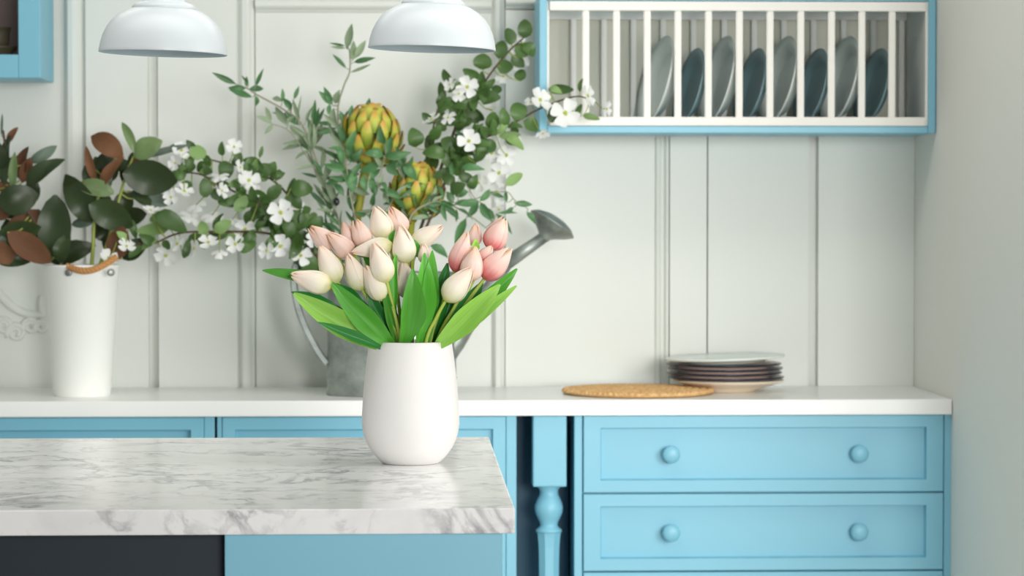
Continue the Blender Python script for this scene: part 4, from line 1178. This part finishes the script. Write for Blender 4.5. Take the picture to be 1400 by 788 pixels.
def artichoke(c, axis, R, H, stem, label):
    root = thing('artichoke', stem[0], label, 'artichoke', 'artichokes in the watering can')
    q_ = axis.normalized().to_track_quat('Z', 'Y').to_matrix().to_4x4()
    T = Matrix.Translation(c - root.location) @ q_
    core = obj('heart', lathe('heart', [(0, -H * .48), (R * .5, -H * .42), (R * .78, -H * .2), (R * .82, 0), (R * .68, H * .25), (R * .4, H * .4), (0, H * .46)], 24), root, 'art_stem')
    core.matrix_local = T
    rows = 7
    for j in range(rows):
        t = j / (rows - 1)
        ph = -0.95 + 1.95 * t                   # latitude of the scale's foot
        lat = ph * 0.5 * PI * 0.86
        r_ = R * 0.92 * math.cos(lat) + 0.001; z_ = H * 0.46 * math.sin(lat) - H * 0.06
        n_ = max(3, int(round(2 * PI * r_ / (R * 0.60))))
        for k in range(n_):
            a = 2 * PI * (k + 0.5 * (j % 2)) / n_ + 0.3 * j
            o = bpy.data.objects.new('scale', SCALE); link(o, root)
            out = Vector((math.cos(a) * math.cos(lat), math.sin(a) * math.cos(lat), math.sin(lat)))
            tan = Vector((-math.cos(a) * math.sin(lat), -math.sin(a) * math.sin(lat), math.cos(lat)))
            up = (tan * 0.90 + Vector((0, 0, 0.25)) + out * (0.34 - 0.18 * t)).normalized()
            side = up.cross(out).normalized(); nn = side.cross(up).normalized()
            L = R * (0.98 - 0.20 * t) * random.uniform(.92, 1.08); W = R * 0.56 * (1 - 0.1 * t)
            Mx = Matrix((side * W, up * L, nn * W)).transposed().to_4x4()
            Mx.translation = Vector((r_ * math.cos(a), r_ * math.sin(a), z_))
            o.matrix_local = T @ Mx
    vs, fs = [], []
    add_tube(vs, fs, [v - root.location for v in catmull(stem, 8)], 0.0115, 0.0125, 12)
    obj('stem', mesh('stem', vs, fs), root, 'art_stem', True)
YA = 7.10
sA = ppx(YA)
artichoke(at(507, 187, YA), Vector((0.05, -0.25, 1)), 35 * sA, 78 * sA, [at(486, 470, YA), at(484, 350, YA), at(489, 290, YA), at(500, 232, YA)], 'upper yellow-green artichoke with orange tips on a thick stem')
artichoke(at(570, 262, YA - .03), Vector((0.10, -0.35, 1)), 31 * sA, 74 * sA, [at(545, 470, YA), at(553, 380, YA), at(563, 290, YA - .03)], 'lower yellow-green artichoke close above the cream tulips')
# ------------------------------------------------------------------ tulips in the vase
def tulip_petal(inner, mname, flare=0.0):
    vs, fs = [], []
    nu, nv = 6, 14
    for j in range(nv + 1):
        v = j / nv
        K = ((0, .30), (.06, .58), (.14, .82), (.24, .96), (.32, 1.0), (.45, .95), (.6, .80), (.74, .60), (.86, .38), (.94, .21), (1.0, .05))
        for (a0, f0), (a1, f1) in zip(K, K[1:]):
            if a0 <= v <= a1: f = f0 + (f1 - f0) * (v - a0) / (a1 - a0)
        f += flare * max(0, v - 0.8) ** 1.5
        r = 0.5 * f * (0.90 if inner else 1.0)
        ang = math.radians(68) * (1 - 0.35 * max(0, (v - 0.5) / 0.5) ** 2)
        for i in range(nu + 1):
            u = -1 + 2 * i / nu
            rr_ = r * (1 + (0.055 if not inner else -0.05) * abs(u) ** 3 * math.sin(PI * v) + 0.035 * max(0, 1 - abs(u) * 3) * math.sin(PI * v))
            vs.append((rr_ * math.cos(ang * u), rr_ * math.sin(ang * u), v * (0.97 if inner else 1.0) - 0.05 * v * abs(u) ** 1.5))
    n = nu + 1
    for j in range(nv):
        for i in range(nu): fs.append((j * n + i, j * n + i + 1, (j + 1) * n + i + 1, (j + 1) * n + i))
    me = mesh('tulip_petal', vs, fs); uv_grid(me, nu, nv)
    me.materials.append(M[mname])
    for f in me.polygons: f.use_smooth = True
    return me
PET = {k: (tulip_petal(False, 'petal_' + k, 0.12), tulip_petal(True, 'petal_' + k), tulip_petal(False, 'petal_' + k, 0.0)) for k in ('cream', 'peach', 'pink')}
TUL = [
 (400, 376, 452, 392, 32, -.06, 'cream', 'cream tulip lying almost flat at the far left of the bouquet'),
 (438, 338, 461, 386, 31, -.04, 'cream', 'cream tulip just above the flat-lying tulip at the left'),
 (425, 312, 456, 339, 27, .02, 'peach', 'leftmost peach tulip at the top left of the bouquet'),
 (450, 320, 482, 350, 27, 0, 'peach', 'peach tulip second from the left along the top of the bouquet'),
 (470, 305, 481, 338, 20, .03, 'peach', 'narrow peach tulip at the back left, half hidden by its neighbour'),
 (488, 301, 501, 338, 25, .01, 'peach', 'peach tulip left of the tallest cream tulip'),
 (513, 285, 526, 325, 32, .02, 'cream', 'tallest cream tulip at the top of the bouquet'),
 (534, 285, 553, 318, 25, .05, 'peach', 'peach tulip right behind the tallest cream tulip'),
 (483, 344, 536, 335, 28, -.02, 'cream', 'cream tulip lying sideways below the tallest tulip'),
 (546, 310, 556, 359, 32, -.03, 'cream', 'upright cream tulip in the middle, below the peach tip'),
 (603, 310, 564, 336, 27, .03, 'cream', 'white tulip pointing right at the top of the bouquet'),
 (511, 335, 529, 385, 32, -.06, 'cream', 'cream tulip in front of the sideways-lying tulip'),
 (475, 351, 495, 396, 29, -.03, 'cream', 'cream tulip left of centre above a broad leaf'),
 (500, 366, 524, 410, 30, -.045, 'cream', 'lowest cream tulip left of the vase centre line'),
 (552, 356, 558, 408, 29, -.02, 'cream', 'pale tulip half hidden behind the upright front leaf'),
 (578, 335, 583, 360, 19, 0, 'cream', 'small white tulip tip above the central leaves'),
 (650, 307, 648, 336, 20, .05, 'peach', 'peach tulip at the back of the right-hand cluster'),
 (689, 300, 670, 341, 32, .02, 'pink', 'tall pink tulip at the top right of the bouquet'),
 (637, 319, 622, 371, 28, -.01, 'pink', 'pink tulip at the left side of the right-hand cluster'),
 (650, 339, 643, 384, 31, -.04, 'peach', 'peach tulip in the middle of the right-hand cluster'),
 (672, 337, 658, 357, 19, -.01, 'pink', 'small pink tulip squeezed inside the right-hand cluster'),
 (697, 342, 662, 381, 33, -.03, 'pink', 'rightmost pink tulip with a deep pink base'),
 (643, 369, 609, 411, 33, -.06, 'cream', 'cream tulip low on the right above a light green leaf'),
]
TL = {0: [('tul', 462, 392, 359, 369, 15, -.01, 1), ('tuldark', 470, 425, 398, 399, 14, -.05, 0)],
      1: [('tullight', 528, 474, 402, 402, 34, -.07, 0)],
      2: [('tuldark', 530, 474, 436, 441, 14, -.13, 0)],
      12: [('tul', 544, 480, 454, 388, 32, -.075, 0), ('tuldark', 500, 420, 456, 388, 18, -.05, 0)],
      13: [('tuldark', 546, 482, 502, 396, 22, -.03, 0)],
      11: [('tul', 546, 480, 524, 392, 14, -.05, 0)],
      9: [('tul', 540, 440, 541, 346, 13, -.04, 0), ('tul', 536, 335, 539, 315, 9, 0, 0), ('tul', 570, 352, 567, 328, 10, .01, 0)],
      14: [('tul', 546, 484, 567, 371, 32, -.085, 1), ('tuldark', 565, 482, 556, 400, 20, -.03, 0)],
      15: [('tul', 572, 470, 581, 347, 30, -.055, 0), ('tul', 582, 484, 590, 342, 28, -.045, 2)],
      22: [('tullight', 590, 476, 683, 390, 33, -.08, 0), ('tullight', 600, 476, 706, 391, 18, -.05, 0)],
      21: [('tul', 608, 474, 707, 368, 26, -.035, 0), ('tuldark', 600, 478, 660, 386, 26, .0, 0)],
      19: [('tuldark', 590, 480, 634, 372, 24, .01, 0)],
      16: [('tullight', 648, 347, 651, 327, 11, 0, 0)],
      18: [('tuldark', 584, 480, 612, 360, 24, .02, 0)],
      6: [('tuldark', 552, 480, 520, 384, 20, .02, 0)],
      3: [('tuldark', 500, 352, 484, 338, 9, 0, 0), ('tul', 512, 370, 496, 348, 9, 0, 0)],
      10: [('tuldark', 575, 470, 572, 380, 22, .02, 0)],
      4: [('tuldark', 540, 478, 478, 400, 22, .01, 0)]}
for i, (tx, ty, bx, by, w, dy, kind, label) in enumerate(TUL):
    Yt = YV + dy
    base = at(bx, by, Yt); tip = at(tx, ty, Yt - 0.012)
    fx = (i * 0.618) % 1.0
    foot = at(561 + (bx - 561) * 0.20, 575 + 12 * fx, YV + dy * 0.3)
    mouth = at(561 + max(-44, min(44, (bx - 561) * 0.42)), 474, YV + dy * 0.75)
    mid = mouth.lerp(base, 0.55) + Vector((0, 0, 0.006))
    root = thing('tulip', foot, label, 'tulip', 'tulips in the white vase')
    axis = (tip - base); L = axis.length * 1.07
    vs, fs = [], []
    add_tube(vs, fs, [p - foot for p in catmull([foot, mouth, mid, base + axis * 0.04], 7)], 0.0034, 0.0030, 8)
    obj('stem', mesh('stem', vs, fs), root, 'tulip_stem', True)
    q_ = axis.normalized().to_track_quat('Z', 'Y').to_matrix().to_4x4()
    T = Matrix.Translation(base - foot) @ q_ @ Matrix.Rotation(i * 1.3, 4, 'Z')
    wd = w * ppx(Yt)
    for k in range(6):
        me = PET[kind][1 if k % 2 else (0 if i % 3 else 2)]
        o = bpy.data.objects.new('petal', me); link(o, root)
        op = random.uniform(-0.02, 0.06) + (0.06 if (k == (i * 2) % 6 and i not in (0, 8, 10)) else 0)
        o.matrix_local = T @ Matrix.Rotation(k * PI / 3, 4, 'Z') @ Matrix.Rotation(op, 4, 'Y') @ Matrix.Diagonal((wd, wd, L * random.uniform(.96, 1.02), 1))
    for (lk, lbx, lby, ltx, lty, lw, ldy, var) in TL.get(i, []):
        Yl = YV + ldy
        lb, lt = at(lbx, lby, Yl), at(ltx, lty, Yl - 0.01)
        if lby > 460:           # rooted inside the vase mouth
            lb = at(max(529, min(594, lbx)), 480, YV + max(-0.040, ldy * 0.5))
        n = Vector((random.uniform(-.25, .25) - 0.3 * (1 if ltx < 561 else -1), -1, random.uniform(.1, .5))).normalized()
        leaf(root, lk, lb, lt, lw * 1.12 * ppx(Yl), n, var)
